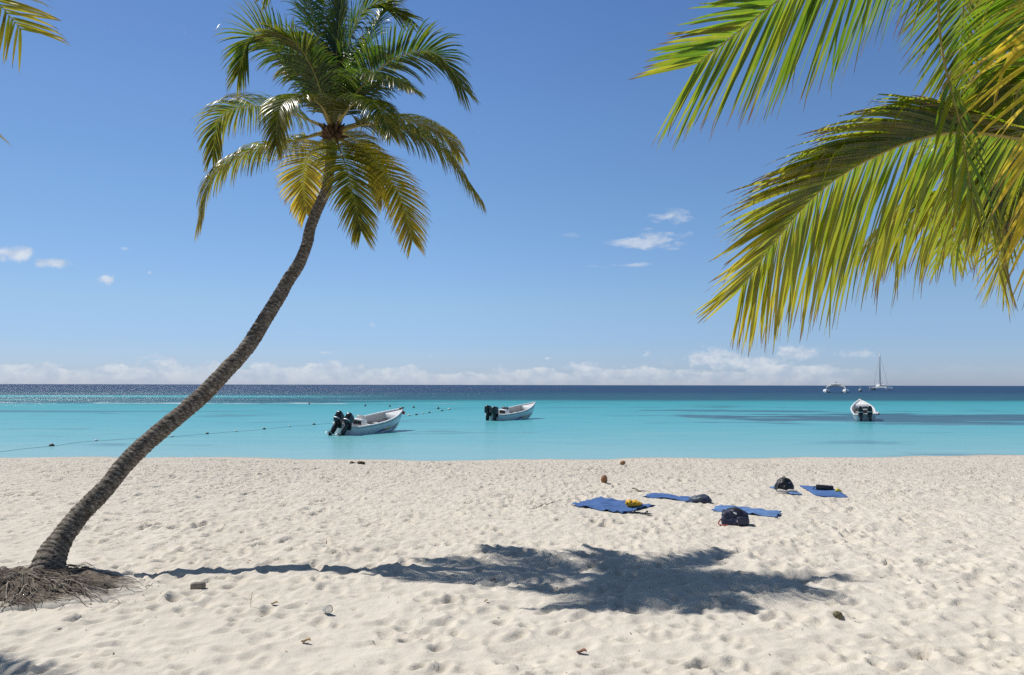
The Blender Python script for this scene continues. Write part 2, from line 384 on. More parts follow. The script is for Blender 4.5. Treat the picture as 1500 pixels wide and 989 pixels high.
t.set(t.p.inputs['Normal'], t.bump(t.noise(t.pos, 45, 5, .7), .8, .012))
M_bark = mt
M_root = simple('root', (.17, .135, .105), .9, .45, 12, .003)
M_rootpale = simple('pale_root', (.33, .28, .23), .9, .3, 12, .003)

def catmull(pts, n):
    pts = [V(p) for p in pts]; pp = [pts[0]*2-pts[1]] + pts + [pts[-1]*2-pts[-2]]
    out = []
    m = len(pts)-1
    for k in range(n+1):
        u = k/n*m; i = min(int(u), m-1); f = u-i
        a, b, c, d = pp[i], pp[i+1], pp[i+2], pp[i+3]
        out.append(.5*((2*b)+(c-a)*f+(2*a-5*b+4*c-d)*f*f+(3*b-3*c+d-a)*f*f*f))
    # resample evenly
    L = [0]
    for i in range(1, len(out)): L.append(L[-1]+(out[i]-out[i-1]).length)
    res = []; j = 0
    for k in range(n+1):
        s = L[-1]*k/n
        while j < n-1 and L[j+1] < s: j += 1
        f = (s-L[j])/max(1e-6, L[j+1]-L[j]); res.append(out[j].lerp(out[j+1], min(1, f)))
    return res, L[-1]

def frond(parent, ctrl, leaf=.6, n=124, wid=.028, yel=.2, droop=1.0, lift=.2, twist=0.0, t0=.13, mat=None, rr=.012, segs=6,
          a0=72, a1=18, side=None, ragged=.10, ytip=.45, sidescale=(1, 1), asc=(1, 1), tipk=.46, dsc=(1, 1), tipdroop=1.0):
    mat = mat or M_leaf
    rp, L = catmull(ctrl, 60)
    hz = rp[-1]-rp[0]; hz.z = 0
    S0 = V(side).normalized() if side is not None else (hz.normalized().cross(V((0, 0, 1))) if hz.length > .05 else V((0, -1, 0)))
    verts = []; faces = []; tint = []
    for s in (1, -1):
        for i in range(n):
            tt = t0 + (1-t0)*(i+.5+random.uniform(-.3, .3))/n
            f = tt*60; k = min(int(f), 59); p0 = rp[k].lerp(rp[k+1], f-k)
            T = (rp[min(k+2, 60)]-rp[max(k-1, 0)]).normalized()
            S = (S0 - T*S0.dot(T)).normalized(); 
            if twist: S = Matrix.Rotation(twist*(.5+.5*tt), 3, T) @ S
            N = S.cross(T)
            if N.z < 0 and side is None and abs(twist) < .5: pass
            u = (tt-t0)/(1-t0)
            al = R(a0+(a1-a0)*u**1.3 + random.uniform(-5, 5))*(lambda q: q+(1-q)*u**3.5)(asc[0 if s > 0 else 1]); be = lift + random.uniform(-.12, .12) - .2*u
            d = T*math.cos(al) + (S*s*math.cos(be)+N*math.sin(be))*math.sin(al)
            prof = (.55+.45*min(1, u/.25))*(1-tipk*max(0, (u-.5)/.5)**1.5)
            ll = leaf*prof*random.uniform(.88, 1.06)*sidescale[0 if s > 0 else 1]
            if random.random() < ragged*.5: ll *= random.uniform(.5, .8)
            dl = ll/segs; p = p0.copy(); rnd = random.random(); roll = random.uniform(-.55, .55)
            gr = droop*random.uniform(.75, 1.3)*dsc[0 if s > 0 else 1]*(1+(tipdroop-1)*u); kink = random.random() < ragged; kk = random.uniform(.35, .8)
            b = len(verts); bend = V((random.uniform(-1, 1), random.uniform(-1, 1), 0))*.10
            for q in range(segs+1):
                x = q/segs
                wv = T*.8 + N.cross(d)*s; wv = wv - d*wv.dot(d)
                wv = wv.normalized() if wv.length > 1e-4 else d.orthogonal().normalized()
                wv = Matrix.Rotation(roll*(.6+.6*x), 3, d) @ wv; nn = d.cross(wv)
                w = wid*.5*min(1, .45+x*2.6)*(1-x**2.2)**.8 * (.75+.25*prof) if x < 1 else .0008
                verts += [p-wv*w+nn*w*.35, p, p+wv*w+nn*w*.35]
                yy = min(1, max(0, yel + ytip*max(0, u-.45)))
                tint += [(x, rnd, yy)]*3
                if q < segs:
                    a = b+q*3
                    faces += [(a, a+1, a+4, a+3), (a+1, a+2, a+5, a+4)]
                p = p + d*dl
                g = gr*(.25+1.6*x)*dl/max(.3, leaf)*1.5
                if kink and x > kk: g += .5
                d = (d + V((0, 0, -1))*g + bend*dl).normalized()
    me = bpy.data.meshes.new('frond'); me.from_pydata(verts, [], faces)
    at = me.color_attributes.new('tint', 'FLOAT_COLOR', 'POINT')
    at.data.foreach_set('color', np.array([(a, b, c, 1) for a, b, c in tint], dtype=np.float32).ravel())
    o = link_mesh('frond', me, mat, parent)
    rad = [rr*(2.3*(1-i/60)**6+1.15-.95*i/60) for i in range(0, 61, 2)]
    ra = MB().tube([rp[i]-V((0, 0, .004)) for i in range(0, 61, 2)], rad, 6).build('rachis', M_rachis, o)
    return o

def trunk(parent, ctrl, radii, ring=.072, n=24):
    pts, L = catmull(ctrl, 700)
    m = 700; vs = []; fs = []; tint = []
    up = V((0, -1, 0)); cum = 0
    rk = np.linspace(0, 1, len(radii))
    for i, p in enumerate(pts):
        tv = (pts[min(i+1, m)]-pts[max(i-1, 0)]).normalized(); up = (up-tv*up.dot(tv)).normalized(); b = tv.cross(up)
        r = float(np.interp(i/m, rk, radii))
        for k in range(n):
            a = 2*math.pi*k/n
            ph = (i/m*L + .018*math.sin(a+i*.01) + .05*mnoise.noise(V((math.cos(a)*1.3, math.sin(a)*1.3, i/m*L*2))) + .06*mnoise.noise(V((0, 3, i/m*L*6))))/ring
            fr = ph % 1.0
            saw = (1-fr)**2*.5
            w = 1 + .15*(saw) + .10*mnoise.noise(V((math.cos(a)*2, math.sin(a)*2, i/m*L*4))) + .05*mnoise.noise(V((math.cos(a)*5, math.sin(a)*5, i/m*L*14)))
            vs.append(p + (up*math.cos(a)+b*math.sin(a))*r*w); tint.append((1 if fr > .74 else 0, 0, 0, 1))
    for i in range(m):
        for k in range(n):
            k2 = (k+1) % n; fs.append((i*n+k, i*n+k2, (i+1)*n+k2, (i+1)*n+k))
    me = bpy.data.meshes.new('trunk'); me.from_pydata(vs, [], fs)
    me.color_attributes.new('tint', 'FLOAT_COLOR', 'POINT').data.foreach_set('color', np.array(tint, dtype=np.float32).ravel())
    return link_mesh('trunk', me, M_bark, parent)

# --- the leaning palm
rootp = V((-5.55, 9.75, 0)); palm = empty('coconut_palm', (0, 0, 0))
tag(palm, 'tall coconut palm leaning right from a mound of bare roots on the sand', 'palm tree', 'coconut palms on the beach')
tk = [(66, 846, 9.75), (80, 806, 9.95), (114, 758, 10.3), (158, 711, 10.6), (181, 682, 10.8), (200, 662, 10.93), (223, 641.5, 11.05), (247.5, 621, 11.17), (271.5, 601, 11.3), (294.5, 581, 11.42), (314.8, 560.7, 11.5),
      (333.5, 540.5, 11.6), (353, 520, 11.7), (371.5, 495.6, 11.8), (388, 468, 11.92), (405, 441, 12.02), (420.6, 413.7, 12.12), (438, 386.4, 12.22), (449, 359, 12.3), (455, 332, 12.38), (466, 304.6, 12.45), (478, 277, 12.5), (484, 238, 12.55), (488, 200, 12.6)]
trunk(palm, [P(a, b, d) for a, b, d in tk], [.205, .128, .117, .115, .115, .115, .113, .110, .106, .101, .095, .088, .082, .080, .078, .085])
D0 = 12.6
fr = [  # pixels of the rachis, depth of each, options
 ([(487, 190), (440, 104), (394, 58), (366, 56), (349, 108)], [0, -.15, -.3, -.35, -.35], dict(twist=.75, yel=.02, leaf=.66, lift=.25, droop=.7)),
 ([(485, 188), (478, 100), (478, 20), (474, -50), (466, -75)], [0, .4, .8, 1.1, 1.3], dict(yel=0, lift=.1, leaf=.55)),
 ([(490, 180), (505, 96), (520, 38), (549, 6), (596, 24)], [0, .25, .45, .5, .5], dict(twist=-.4, yel=.02, droop=1.0, leaf=.62)),
 ([(492, 182), (545, 110), (594, 79), (642, 80), (680, 132)], [0, -.15, -.25, -.3, -.3], dict(twist=-.65, yel=.02, leaf=.68, lift=.25, droop=.75)),
 ([(495, 192), (544, 181), (597, 190), (649, 219), (699, 285)], [0, -.25, -.4, -.5, -.6], dict(twist=-.25, yel=.22, leaf=.62, droop=2.0)),
 ([(495, 190), (550, 174), (605, 177), (650, 196), (672, 222)], [0, .6, 1.1, 1.4, 1.6], dict(yel=.28, leaf=.60, droop=1.8)),
 ([(492, 200), (545, 232), (586, 288), (604, 352)], [0, -.35, -.6, -.7], dict(yel=.70, leaf=.55, a1=28, droop=.5, twist=.5)),
 ([(488, 200), (503, 232), (517, 285), (529, 338)], [0, -.75, -1.15, -1.3], dict(yel=.36, leaf=.57, a1=22, droop=.6)),
 ([(480, 200), (452, 228), (444, 265), (449, 312)], [0, .7, 1.1, 1.3], dict(yel=.72, leaf=.52, a1=28, droop=.5)),
 ([(480, 192), (430, 206), (362, 223), (312, 258), (292, 322)], [0, -.2, -.3, -.35, -.4], dict(yel=.34, leaf=.62, droop=2.3)),
 ([(482, 188), (410, 160), (358, 156), (322, 174), (311, 228)], [0, .4, .7, .8, .8], dict(yel=.18, leaf=.62, droop=1.5, twist=.35)),
 ([(486, 186), (470, 154), (440, 140), (411, 158), (404, 212)], [0, -.6, -1.2, -1.6, -1.8], dict(yel=.22, leaf=.50, droop=1.0)),
 ([(488, 182), (500, 110), (533, 72), (572, 88)], [0, .8, 1.5, 2.0], dict(yel=0, leaf=.62)),
 ([(485, 182), (470, 112), (446, 88), (420, 104)], [0, .8, 1.5, 1.9], dict(yel=0, leaf=.62)),
 ([(489, 182), (492, 110), (497, 30), (508, -60)], [0, .05, .1, .2], dict(yel=0, leaf=.45, a0=40, a1=10, droop=.2, lift=.4)),
 ([(492, 184), (520, 150), (548, 150), (572, 195)], [0, -.7, -1.4, -1.9], dict(yel=.12, leaf=.5, droop=1.0)),
 ([(485, 182), (462, 110), (436, 66), (405, 48)], [0, -.5, -.9, -1.1], dict(yel=.0, leaf=.58, droop=.8)),
 ([(490, 180), (520, 96), (560, 16), (600, -50)], [0, .3, .7, .9], dict(yel=0, leaf=.6, droop=.9)),
 ([(487, 180), (470, 70), (446, -10), (414, -38), (390, -10)], [0, .2, .5, .7, .8], dict(yel=0, leaf=.6, droop=.9)),
 ([(492, 190), (520, 205), (548, 240), (560, 290)], [0, .8, 1.2, 1.4], dict(yel=.35, leaf=.48, droop=.8)),
 ([(491, 182), (528, 128), (560, 112), (600, 128)], [0, -.5, -1.0, -1.5], dict(yel=.03, leaf=.58, droop=.9)),
]
for pts, dd, kw in fr:
    kw['leaf'] = kw.get('leaf', .6)*1.16
    frond(palm, [P(a, b, D0+d) for (a, b), d in zip(pts, dd)], **kw)
C = P(488, 192, D0)
mb = MB()
for i in range(26):
    a = random.uniform(0, 6.28); e = random.uniform(-.5, 1.0); d = V((math.cos(a)*math.cos(e), math.sin(a)*math.cos(e), math.sin(e)))
    mb.tube([C+d*.03-V((0, 0, .12)), C+d*.15-V((0, 0, .05)), C+d*random.uniform(.16, .26)], [.04, .03, .010], 6)
mb.blob(C-V((0, 0, .12)), (.10, .10, .22), 3, 2, .25, 3)
mb.build('fibre_sheath', M_fibre, palm)
for i in range(7):
    a = random.uniform(0, 6.28); c_ = C+V((math.cos(a)*.12, math.sin(a)*.12-.04, random.uniform(-.16, .0)))
    MB().blob(c_, (.05, .05, .065), 2).build('young_coconut', M_fibre, palm)
# root mound
mc = V((-5.72, 9.55, 0)); mh = .21
def prof_(r): r = min(1, r); return (1-r*r)**1.5*.85+.15*(1-r)
def mound_z(x, y):
    r = math.hypot((x-mc.x)/1.42, (y-mc.y)/1.0); return mh*prof_(r)-.02 if r < 1 else -.05
mb = MB(); vs = []; fs = []; NR, NA = 26, 60
for i in range(NR+1):
    for k in range(NA):
        a = 2*math.pi*k/NA; r = i/NR*(1+.10*math.sin(3*a+1)+.06*math.sin(7*a)); x = mc.x+math.cos(a)*r*1.42; y = mc.y+math.sin(a)*r*1.0
        vs.append((x, y, H(x, y)*1+mh*prof_(r)+.045*mnoise.noise(V((x*6, y*6, 0)))*(1-i/NR)+.03*mnoise.noise(V((x*17, y*17, 0)))*(1-i/NR)-(.05 if i == NR else 0)))
for i in range(NR):
    for k in range(NA): k2 = (k+1) % NA; fs.append((i*NA+k, i*NA+k2, (i+1)*NA+k2, (i+1)*NA+k))
M_mound, t = new_mat('root_mat_soil')
n = t.noise(t.vm('MULTIPLY', t.pos, (1, 1, 1)), 26, 5, .75, .6); n2 = t.noise(t.pos, 4, 4, .6)
r2 = t.vm('SUBTRACT', t.pos, tuple(mc)); rx, ry, rz = t.xyz(r2)
rd = t.m('SQRT', t.m('ADD', t.m('POWER', t.m('DIVIDE', rx, 1.42), 2), t.m('POWER', ry, 2)))
c = t.mix(t.mr(n, .38, .62), (.045, .034, .026), (.23, .19, .15))
c = t.mix(t.mr(t.m('ADD', rd, t.m('MULTIPLY', t.m('SUBTRACT', n2, .5), .9)), .70, .95), c, (.61, .565, .49))
t.set(t.p.inputs['Base Color'], c); t.p.inputs['Roughness'].default_value = 1; t.set(t.p.inputs['Normal'], t.bump(n, .5, .015))
mo = mb.add(vs, fs).build('root_mound', M_mound, palm)
ra_, rb_ = MB(), MB()
for i in range(560):
    a = random.uniform(0, 2*math.pi) if random.random() < .35 else random.uniform(-math.pi, .15)
    r0 = random.uniform(.05, .75); ln = random.uniform(.18, .6); th = a+random.uniform(-.6, .6); pts = []
    x = mc.x+math.cos(a)*r0*1.3; y = mc.y+math.sin(a)*r0*.9
    lift = random.uniform(0, .045) ; cv_ = random.uniform(-1.6, 1.6)
    for k in range(7):
        rr_ = math.hypot((x-mc.x)/1.42, (y-mc.y)/1.0)
        z = H(x, y)*1+mh*prof_(rr_)+lift*math.sin(k/6*math.pi)*1.4-.012
        pts.append((x, y, z)); th += cv_*.12+random.uniform(-.15, .15); x += math.cos(th)*ln/6; y += math.sin(th)*ln/6*.8
    w = random.uniform(.0025, .0065)
    (rb_ if random.random() < .12 else ra_).tube(pts, [w, w, w*.9, w*.8, w*.7, w*.5, w*.3], 5)
r_o = ra_.build('root_tangle', M_root, mo); tag(r_o, kind='stuff')
r_o = rb_.build('pale_root_tangle', M_rootpale, mo); tag(r_o, kind='stuff')
for a0_, r0, r1, w, cu in ((-1.9, .35, .95, .014, .3), (-1.75, .30, .8, .012, -.3), (-1.45, .35, .90, .013, .2), (-1.1, .40, .98, .013, -.25), (-.80, .30, .85, .013, .3), (-.62, .40, 1.12, .012, -.1), (-.42, .45, 1.2, .011, -.12), (-.2, .4, 1.0, .010, .15), (-2.2, .4, .9, .012, .2), (-.95, .2, .6, .014, .8), (-1.3, .2, .55, .012, -.9)):
    pp = []
    for k in range(13):
        u = k/12; a = a0_+cu*u; r_ = r0+(r1-r0)*u; x = mc.x+math.cos(a)*r_*1.42; y = mc.y+math.sin(a)*r_
        pp.append((x, y, H(x, y)+mh*prof_(r_)+.022+.018*math.sin(k*1.3+a0_)))
    MB().tube(pp, [.62*w*(1.1-.05*k) for k in range(13)], 7).build('root', M_rootpale, mo)

# --- the palm just outside the frame on the right, its fronds reaching in
rp_ = empty('coconut_palm'); tag(rp_, 'large near coconut palm whose fronds reach in from the upper right', 'palm tree', 'coconut palms on the beach')
RC = V((3.15, 4.1, 4.0))
trunk(rp_, [V((4.4, 4.9, -.05)), V((4.1, 4.7, 1.2)), V((3.6, 4.4, 2.6)), RC-V((0, 0, .1))], [.26, .17, .14, .13, .13, .12], n=16)
def nf(pts, **kw):
    kw.setdefault('mat', M_near); kw.setdefault('wid', .034); kw.setdefault('segs', 9); kw.setdefault('rr', .012)
    return frond(rp_, [RC]+[P(a, b, d) for a, b, d in pts], **kw)
# upper frond
nf([(1560, -250, 3.7), (1380, -190, 3.5), (1250, -90, 3.35), (1139, 0, 3.25), (1078, 48, 3.2), (1022, 92, 3.15)], leaf=.80, n=150, wid=.0215, tipk=.50, yel=.02, tipdroop=.3, side=(.30, .75, -.60), t0=.22, a0=60, a1=26, droop=.28, lift=0, ytip=.35)
# middle frond arching down to the left
nf([(1560, 200, 3.8), (1415, 192, 3.6), (1330, 207, 3.5), (1240, 250, 3.4), (1180, 298, 3.35), (1128, 362, 3.3), (1088, 418, 3.3)], leaf=.80, n=150, wid=.022, tipk=.60, yel=.28, side=(.25, .65, -.75), t0=.26, a0=84, a1=32, droop=1.1, lift=0, ytip=.55, ragged=.12, asc=(1, .20), dsc=(1, .45), tipdroop=.15)
# hanging dark frond
nf([(1420, -140, 3.5), (1380, -60, 3.4), (1378, 60, 3.35), (1408, 190, 3.3), (1425, 300, 3.3)], leaf=.36, n=9, wid=.026, yel=.10, t0=.80, a0=30, a1=10, droop=.6, rr=.012, side=(1, .25, 0))
# back upper fan
nf([(1560, -200, 4.6), (1450, -150, 4.9), (1418, -40, 5.1), (1408, 70, 5.2), (1410, 150, 5.2)], leaf=.72, n=110, wid=.022, yel=.08, t0=.42, a0=62, a1=30, droop=.22, side=(1, .3, 0), lift=.1)
nf([(1660, -150, 3.9), (1580, -60, 4.0), (1520, 50, 4.1), (1478, 180, 4.1), (1462, 300, 4.1)], leaf=.70, n=96, wid=.024, yel=.12, t0=.22, a0=58, a1=26, droop=.5, side=(.9, .3, 0))
# orange tinged frond at the edge
nf([(1640, -60, 2.9), (1600, 20, 2.75), (1575, 110, 2.7), (1560, 220, 2.7), (1550, 330, 2.7)], leaf=.66, n=64, wid=.018, yel=.80, t0=.25, a0=50, a1=25, droop=.35, side=(1, .2, 0), ytip=.2)
# lower right frond, hanging leaflets
nf([(1590, 210, 4.3), (1510, 262, 4.4), (1430, 275, 4.4), (1350, 288, 4.4), (1290, 330, 4.4)], leaf=.62, n=104, wid=.022, yel=.42, t0=.30, droop=1.5, side=(.2, .9, -.3), lift=-.3, ytip=.3, asc=(1, .6))
nf([(1600, 200, 4.9), (1560, 270, 5.2), (1505, 310, 5.3), (1472, 350, 5.3), (1462, 395, 5.3)], leaf=.66, n=92, wid=.020, yel=.38, t0=.3, a0=60, a1=30, droop=.25, side=(.9, .5, 0), lift=0)
nf([(1560, 90, 4.0), (1500, 120, 4.1), (1462, 190, 4.1), (1450, 300, 4.1)], leaf=.58, n=70, wid=.026, yel=.25, t0=.25, a0=50, a1=20, droop=.8, side=(.9, .3, 0))
nf([(1600, -120, 4.2), (1530, -60, 4.4), (1490, 40, 4.5), (1475, 150, 4.5)], leaf=.60, n=80, wid=.024, yel=.12, t0=.25, a0=60, a1=24, droop=.35, side=(.9, .3, 0))
# fronds on the far side of the crown, out of the frame
for az_, hgt in ((0.2, .9), (-.5, .3), (-1.3, .9), (-2.0, .5), (1.0, 1.0), (1.35, .2)):
    d = V((math.cos(az_), math.sin(az_), 0))
    if d.x < .2 and d.y > 0: continue
    frond(rp_, [RC, RC+d*.9+V((0, 0, .5*hgt)), RC+d*1.9+V((0, 0, .6*hgt)), RC+d*2.8+V((0, 0, -.5+.3*hgt))], leaf=.8, n=50, wid=.036, yel=.15, mat=M_near)
MB().blob(RC-V((0, 0, .1)), (.2, .2, .3), 3, 2, .25, 3).build('fibre_sheath', M_fibre, rp_)

# --- the palm outside the frame on the left
lp = empty('coconut_palm'); tag(lp, 'coconut palm at the left edge showing only its yellow green frond tips', 'palm tree', 'coconut palms on the beach')
LC = P(-380, 10, 7.8)
trunk(lp, [V((LC.x-1.4, 7.0, -.05)), V((LC.x-1.1, 7.1, 2)), V((LC.x-.4, 7.5, 4)), LC-V((0, 0, .1))], [.28, .18, .15, .14, .13, .12], n=16)
def lf(pts, **kw):
    kw.setdefault('mat', M_near); kw.setdefault('wid', .024)
    return frond(lp, [LC]+[P(a, b, d) for a, b, d in pts], **kw)
lf([(-240, -150, 7.4), (-130, -130, 7.2), (-50, -50, 7.1), (32, 44, 7.0)], leaf=.85, n=90, wid=.032, yel=.55, a0=60, a1=34, tipk=.4, droop=.3, side=(.6, .3, .7), lift=0, ytip=.4)
lf([(-250, 20, 7.4), (-180, 40, 7.2), (-100, 100, 7.0), (-16, 188, 7.0)], leaf=.5, n=60, yel=.55, a1=20, droop=.6, ytip=.4)
for az_, hgt in ((1.85, .6), (2.7, .6), (3.3, .9), (4.0, .6), (4.7, .7), (-.9, .9)):
    d = V((math.cos(az_), math.sin(az_), 0)); k = .80 if -1 < az_ < 0 else (.48 if az_ < 2 else 1)
    frond(lp, [LC, LC+d*.9*k+V((0, 0, .5*hgt)), LC+d*1.8*k+V((0, 0, .5*hgt)), LC+d*2.5*k+V((0, 0, -.7+.3*hgt))], leaf=.7, n=44, wid=.036, yel=.2, mat=M_near, segs=4)
MB().blob(LC-V((0, 0, .1)), (.2, .2, .3), 3, 2, .25, 3).build('fibre_sheath', M_fibre, lp)

# ------------------------------------------------------------------ towels, bags, small things on the sand
M_towel = simple('blue_towel', (.078, .150, .340), .95, .14, 9, .004, spec=.1, bscale=120)
M_towel2 = simple('pale_blue_towel', (.12, .215, .42), .95, .14, 9, .004, spec=.1, bscale=120)
def towel(corners, name, label, mat, seed, amp=.020):
    c = [G(*p) for p in corners]   # near-left, near-right, far-right, far-left
    o0 = sum(c, V())/4; NX, NY = 44, 26; vs = []; 
    for j in range(NY+1):
        for i in range(NX+1):
            u, v = i/NX, j/NY
            e1 = .05*mnoise.noise(V((u*3+seed, 0, 0)))*(1-2*v); e2 = .05*mnoise.noise(V((0, v*3+seed, 5)))*(1-2*u)
            p = (c[0].lerp(c[1], u)).lerp(c[3].lerp(c[2], u), v)
            p.x += e2*1.2; p.y += e1*1.6
            z = 0.0
            for dx, dy in ((0, 0), (.06, 0), (-.06, 0), (0, .06), (0, -.06)): z += H(p.x+dx, p.y+dy)/5
            z = max(z, H(p.x, p.y)-.002)
            w = 1.5*amp*(1-abs(2*mnoise.noise(V((p.x*1.6+seed, p.y*3.1, seed)))))**3 + .5*amp*abs(mnoise.noise(V((p.x*7, p.y*9, seed))))
            edge = min(u, 1-u)*NX < 1.01 or min(v, 1-v)*NY < 1.01
            vs.append(p.xy.to_3d()-V((o0.x, o0.y, 0))+V((0, 0, z-o0.z+.016+w+(.0 if not edge else -.006))))
    n = NX+1; N = len(vs); bot = [v-V((0, 0, .010)) for v in vs]
    fs = [(j*n+i, j*n+i+1, (j+1)*n+i+1, (j+1)*n+i) for j in range(NY) for i in range(NX)]
    fb = [tuple(N+k for k in f[::-1]) for f in fs]
    ring = [i for i in range(n)] + [j*n+NX for j in range(1, NY+1)] + [NY*n+i for i in range(NX-1, -1, -1)] + [j*n for j in range(NY-1, 0, -1)]
    fe = [(ring[k], ring[(k+1) % len(ring)], N+ring[(k+1) % len(ring)], N+ring[k]) for k in range(len(ring))]
    o = MB().add(vs+bot, fs+fb+fe).build(name, mat); o.location = o0
    return tag(o, label, 'towel', 'blue towels spread on the sand')
towel([(836, 741), (912, 753), (960, 741), (880, 731)], 'beach_towel', 'crumpled blue towel with a yellow bundle on it, leftmost on the sand', M_towel, 1, .035)
towel([(941, 728), (1030, 738), (1040, 733), (958, 724)], 'beach_towel', 'narrow blue towel with a slumped grey bag at its right end', M_towel, 2)
towel([(1042, 749), (1138, 759), (1145, 752), (1056, 742)], 'beach_towel', 'pale blue towel lying just behind the large navy bag', M_towel2, 3, .03)
towel([(1126, 714), (1160, 727), (1175, 726), (1142, 712)], 'beach_towel', 'small blue towel lying under the rounded black backpack', M_towel2, 4)
towel([(1171, 713), (1197, 728), (1243, 729), (1212, 714)], 'beach_towel', 'blue towel with an oblong dark case and a small yellow item', M_towel, 5)
def put(o, p, rz=0): o.location = p; o.rotation_euler = (0, 0, rz); return o
def rest(px, py, up=.0): p = G(px, py); return p+V((0, 0, up))
M_navy = simple('navy_nylon', (.022, .026, .060), .55, .3, 9, .012, bscale=14)
M_black = simple('black_nylon', (.012, .013, .018), .5, .3, 9, .010, bscale=16)
M_greyb = simple('grey_blue_nylon', (.065, .085, .125), .55, .3, 9, .012, bscale=14)
M_brown = simple('dark_brown_leather', (.028, .022, .022), .45, .3, 9, .006)
M_white = simple('white_fabric', (.65, .65, .63), .8, .1, 9)
M_red = simple('red_strap', (.30, .05, .05), .6, .2, 9)
M_yellow = simple('yellow_fabric', (.70, .40, .03), .7, .25, 7, .01, bscale=15)
M_strap = simple('strap', (.02, .02, .025), .7, .2, 9)
# big navy bag
b = empty('duffel_bag', rest(1077, 768, -.01), R(-14)); tag(b, 'large slumped navy blue bag standing on bare sand before a towel', 'bag')
def slump(q):
    k = (q.z+.14)/.28
    return V((q.x*(1-.10*k), q.y*(1-.30*k)+.03*k, q.z*(1+.22*max(0, -q.x)) + .035*math.sin(q.x*17+q.z*9)*max(0, k)))
MB().blob((0, 0, .135), (.235, .14, .135), 5, 6, .10, 2.6, 3, fn=slump).build('body', M_navy, b)
MB().blob((.12, -.145, .10), (.10, .025, .07), 3, 4, .08, 3, 1).build('pocket', M_navy, b)
MB().tube(catmull([(-.14, -.02, .27), (-.06, -.10, .30), (.05, -.11, .27), (.12, -.04, .25)], 12)[0], .011, 6).build('handle', M_strap, b)
MB().tube(catmull([(-.245, -.05, .10), (-.29, -.10, .03), (-.22, -.16, .015), (-.12, -.17, .02)], 12)[0], .012, 6).build('strap', M_red, b)
MB().box((-.005, -.135, .225), (.06, .006, .022), Matrix.Rotation(-.5, 3, 'X') @ Matrix.Rotation(.5, 3, 'Y')).build('label_patch', M_white, b, False)
MB().box((.03, -.166, .09), (.014, .006, .03)).build('buckle', M_white, b, False)
# grey slumped bag
b = empty('shoulder_bag', rest(1026, 737, 0), R(-8)); tag(b, 'slumped grey blue bag lying on the end of the narrow towel', 'bag')
MB().blob((0, 0, .085), (.22, .14, .095), 4, 2.2, .22, 2.2, 9, flat=-.085, fn=lambda q: V((q.x, q.y, q.z*(1-.5*max(0, -q.x/.22))))).build('body', M_greyb, b)
MB().tube(catmull([(-.10, -.05, .10), (-.25, -.10, .03), (-.30, -.02, .02), (-.16, .04, .08)], 14)[0], .010, 6).build('strap', M_strap, b)
MB().blob((.10, -.12, .06), (.09, .035, .045), 3, 3, .1).build('pocket', M_navy, b)
# black backpack
b = empty('backpack', rest(1149, 721, 0), R(10)); tag(b, 'rounded black backpack sitting on the small blue towel', 'backpack')
MB().blob((0, 0, .16), (.185, .15, .165), 4, 2.6, .12, 2.4, 5, fn=lambda q: V((q.x*(1.08-.35*(q.z/.165)), q.y, q.z))).build('body', M_black, b)
MB().blob((.01, -.14, .10), (.12, .045, .08), 3, 3.2, .08).build('pocket', M_black, b)
MB().blob((.05, -.125, .215), (.035, .012, .025), 2, 3).build('label_patch', simple('pale_blue_patch', (.25, .33, .42), .6), b)
MB().tube(catmull([(-.12, -.06, .27), (-.22, -.10, .12), (-.26, -.14, .03), (-.14, -.18, .015)], 14)[0], .014, 6).build('strap', M_strap, b)
MB().tube(catmull([(-.04, .02, .31), (0, .0, .36), (.05, .02, .31)], 8)[0], .010, 6).build('handle', M_strap, b)
# oblong dark case
b = empty('travel_case', rest(1208, 719, .01), R(-18)); tag(b, 'oblong dark brown case lying on the right hand towel', 'case')
MB().box((0, 0, .06), (.38, .16, .105), Matrix.Rotation(.05, 3, 'Y'), .022).build('body', M_brown, b)
MB().tube([(-.17, -.084, .072), (.17, -.084, .058)], .005, 6).build('zip', M_strap, b)
MB().tube(catmull([(-.19, 0, .08), (-.24, -.03, .05), (-.25, -.05, .0)], 8)[0], .010, 6).build('strap', M_strap, b)
# yellow bundle
b = MB()
for i in range(9):
    a = i*.9; b.blob((.13*math.cos(a)*random.uniform(.4, 1.15), .09*math.sin(a)*random.uniform(.4, 1), .045+random.uniform(0, .04)), (random.uniform(.06, .10), random.uniform(.05, .08), random.uniform(.04, .065)), 3, 2, .6, 3.6, i*3.1)
b = b.build('bundled_shirt', M_yellow); put(b, rest(926, 744, .02)); tag(b, 'bright yellow bundled cloth lying on the crumpled blue towel', 'clothing')
b = empty('sandals', rest(938, 752, .0), R(-10)); tag(b, 'dark strappy sandals lying on the sand beside the crumpled towel', 'sandals')
for k, (x_, y_, a) in enumerate(((-.12, 0, .2), (.10, -.08, -.5))):
    Mz = Matrix.Rotation(a, 3, 'Z'); s_ = MB().blob((x_, y_, .018), (.13, .045, .013), 3, 3, 0, M=Mz).build('sole', M_black, b)
    MB().tube([V((x_, y_, 0))+Mz@V(p) for p in ((.0, -.045, .02), (.03, -.02, .065), (.04, .02, .065), (.0, .045, .02))], .010, 6).build('strap', M_strap, s_)
b = MB().blob((0, 0, .04), (.055, .05, .05), 3, 2, .2).blob((.06, .01, .03), (.04, .03, .03), 2).build('snorkel_mask', simple('dull_yellow_plastic', (.50, .42, .04), .4)); put(b, rest(1227, 723, .02)); tag(b, 'small yellow and dark item near the edge of the right hand towel', 'beach item')
M_shoe = simple('pale_canvas', (.50, .46, .42), .8, .2)
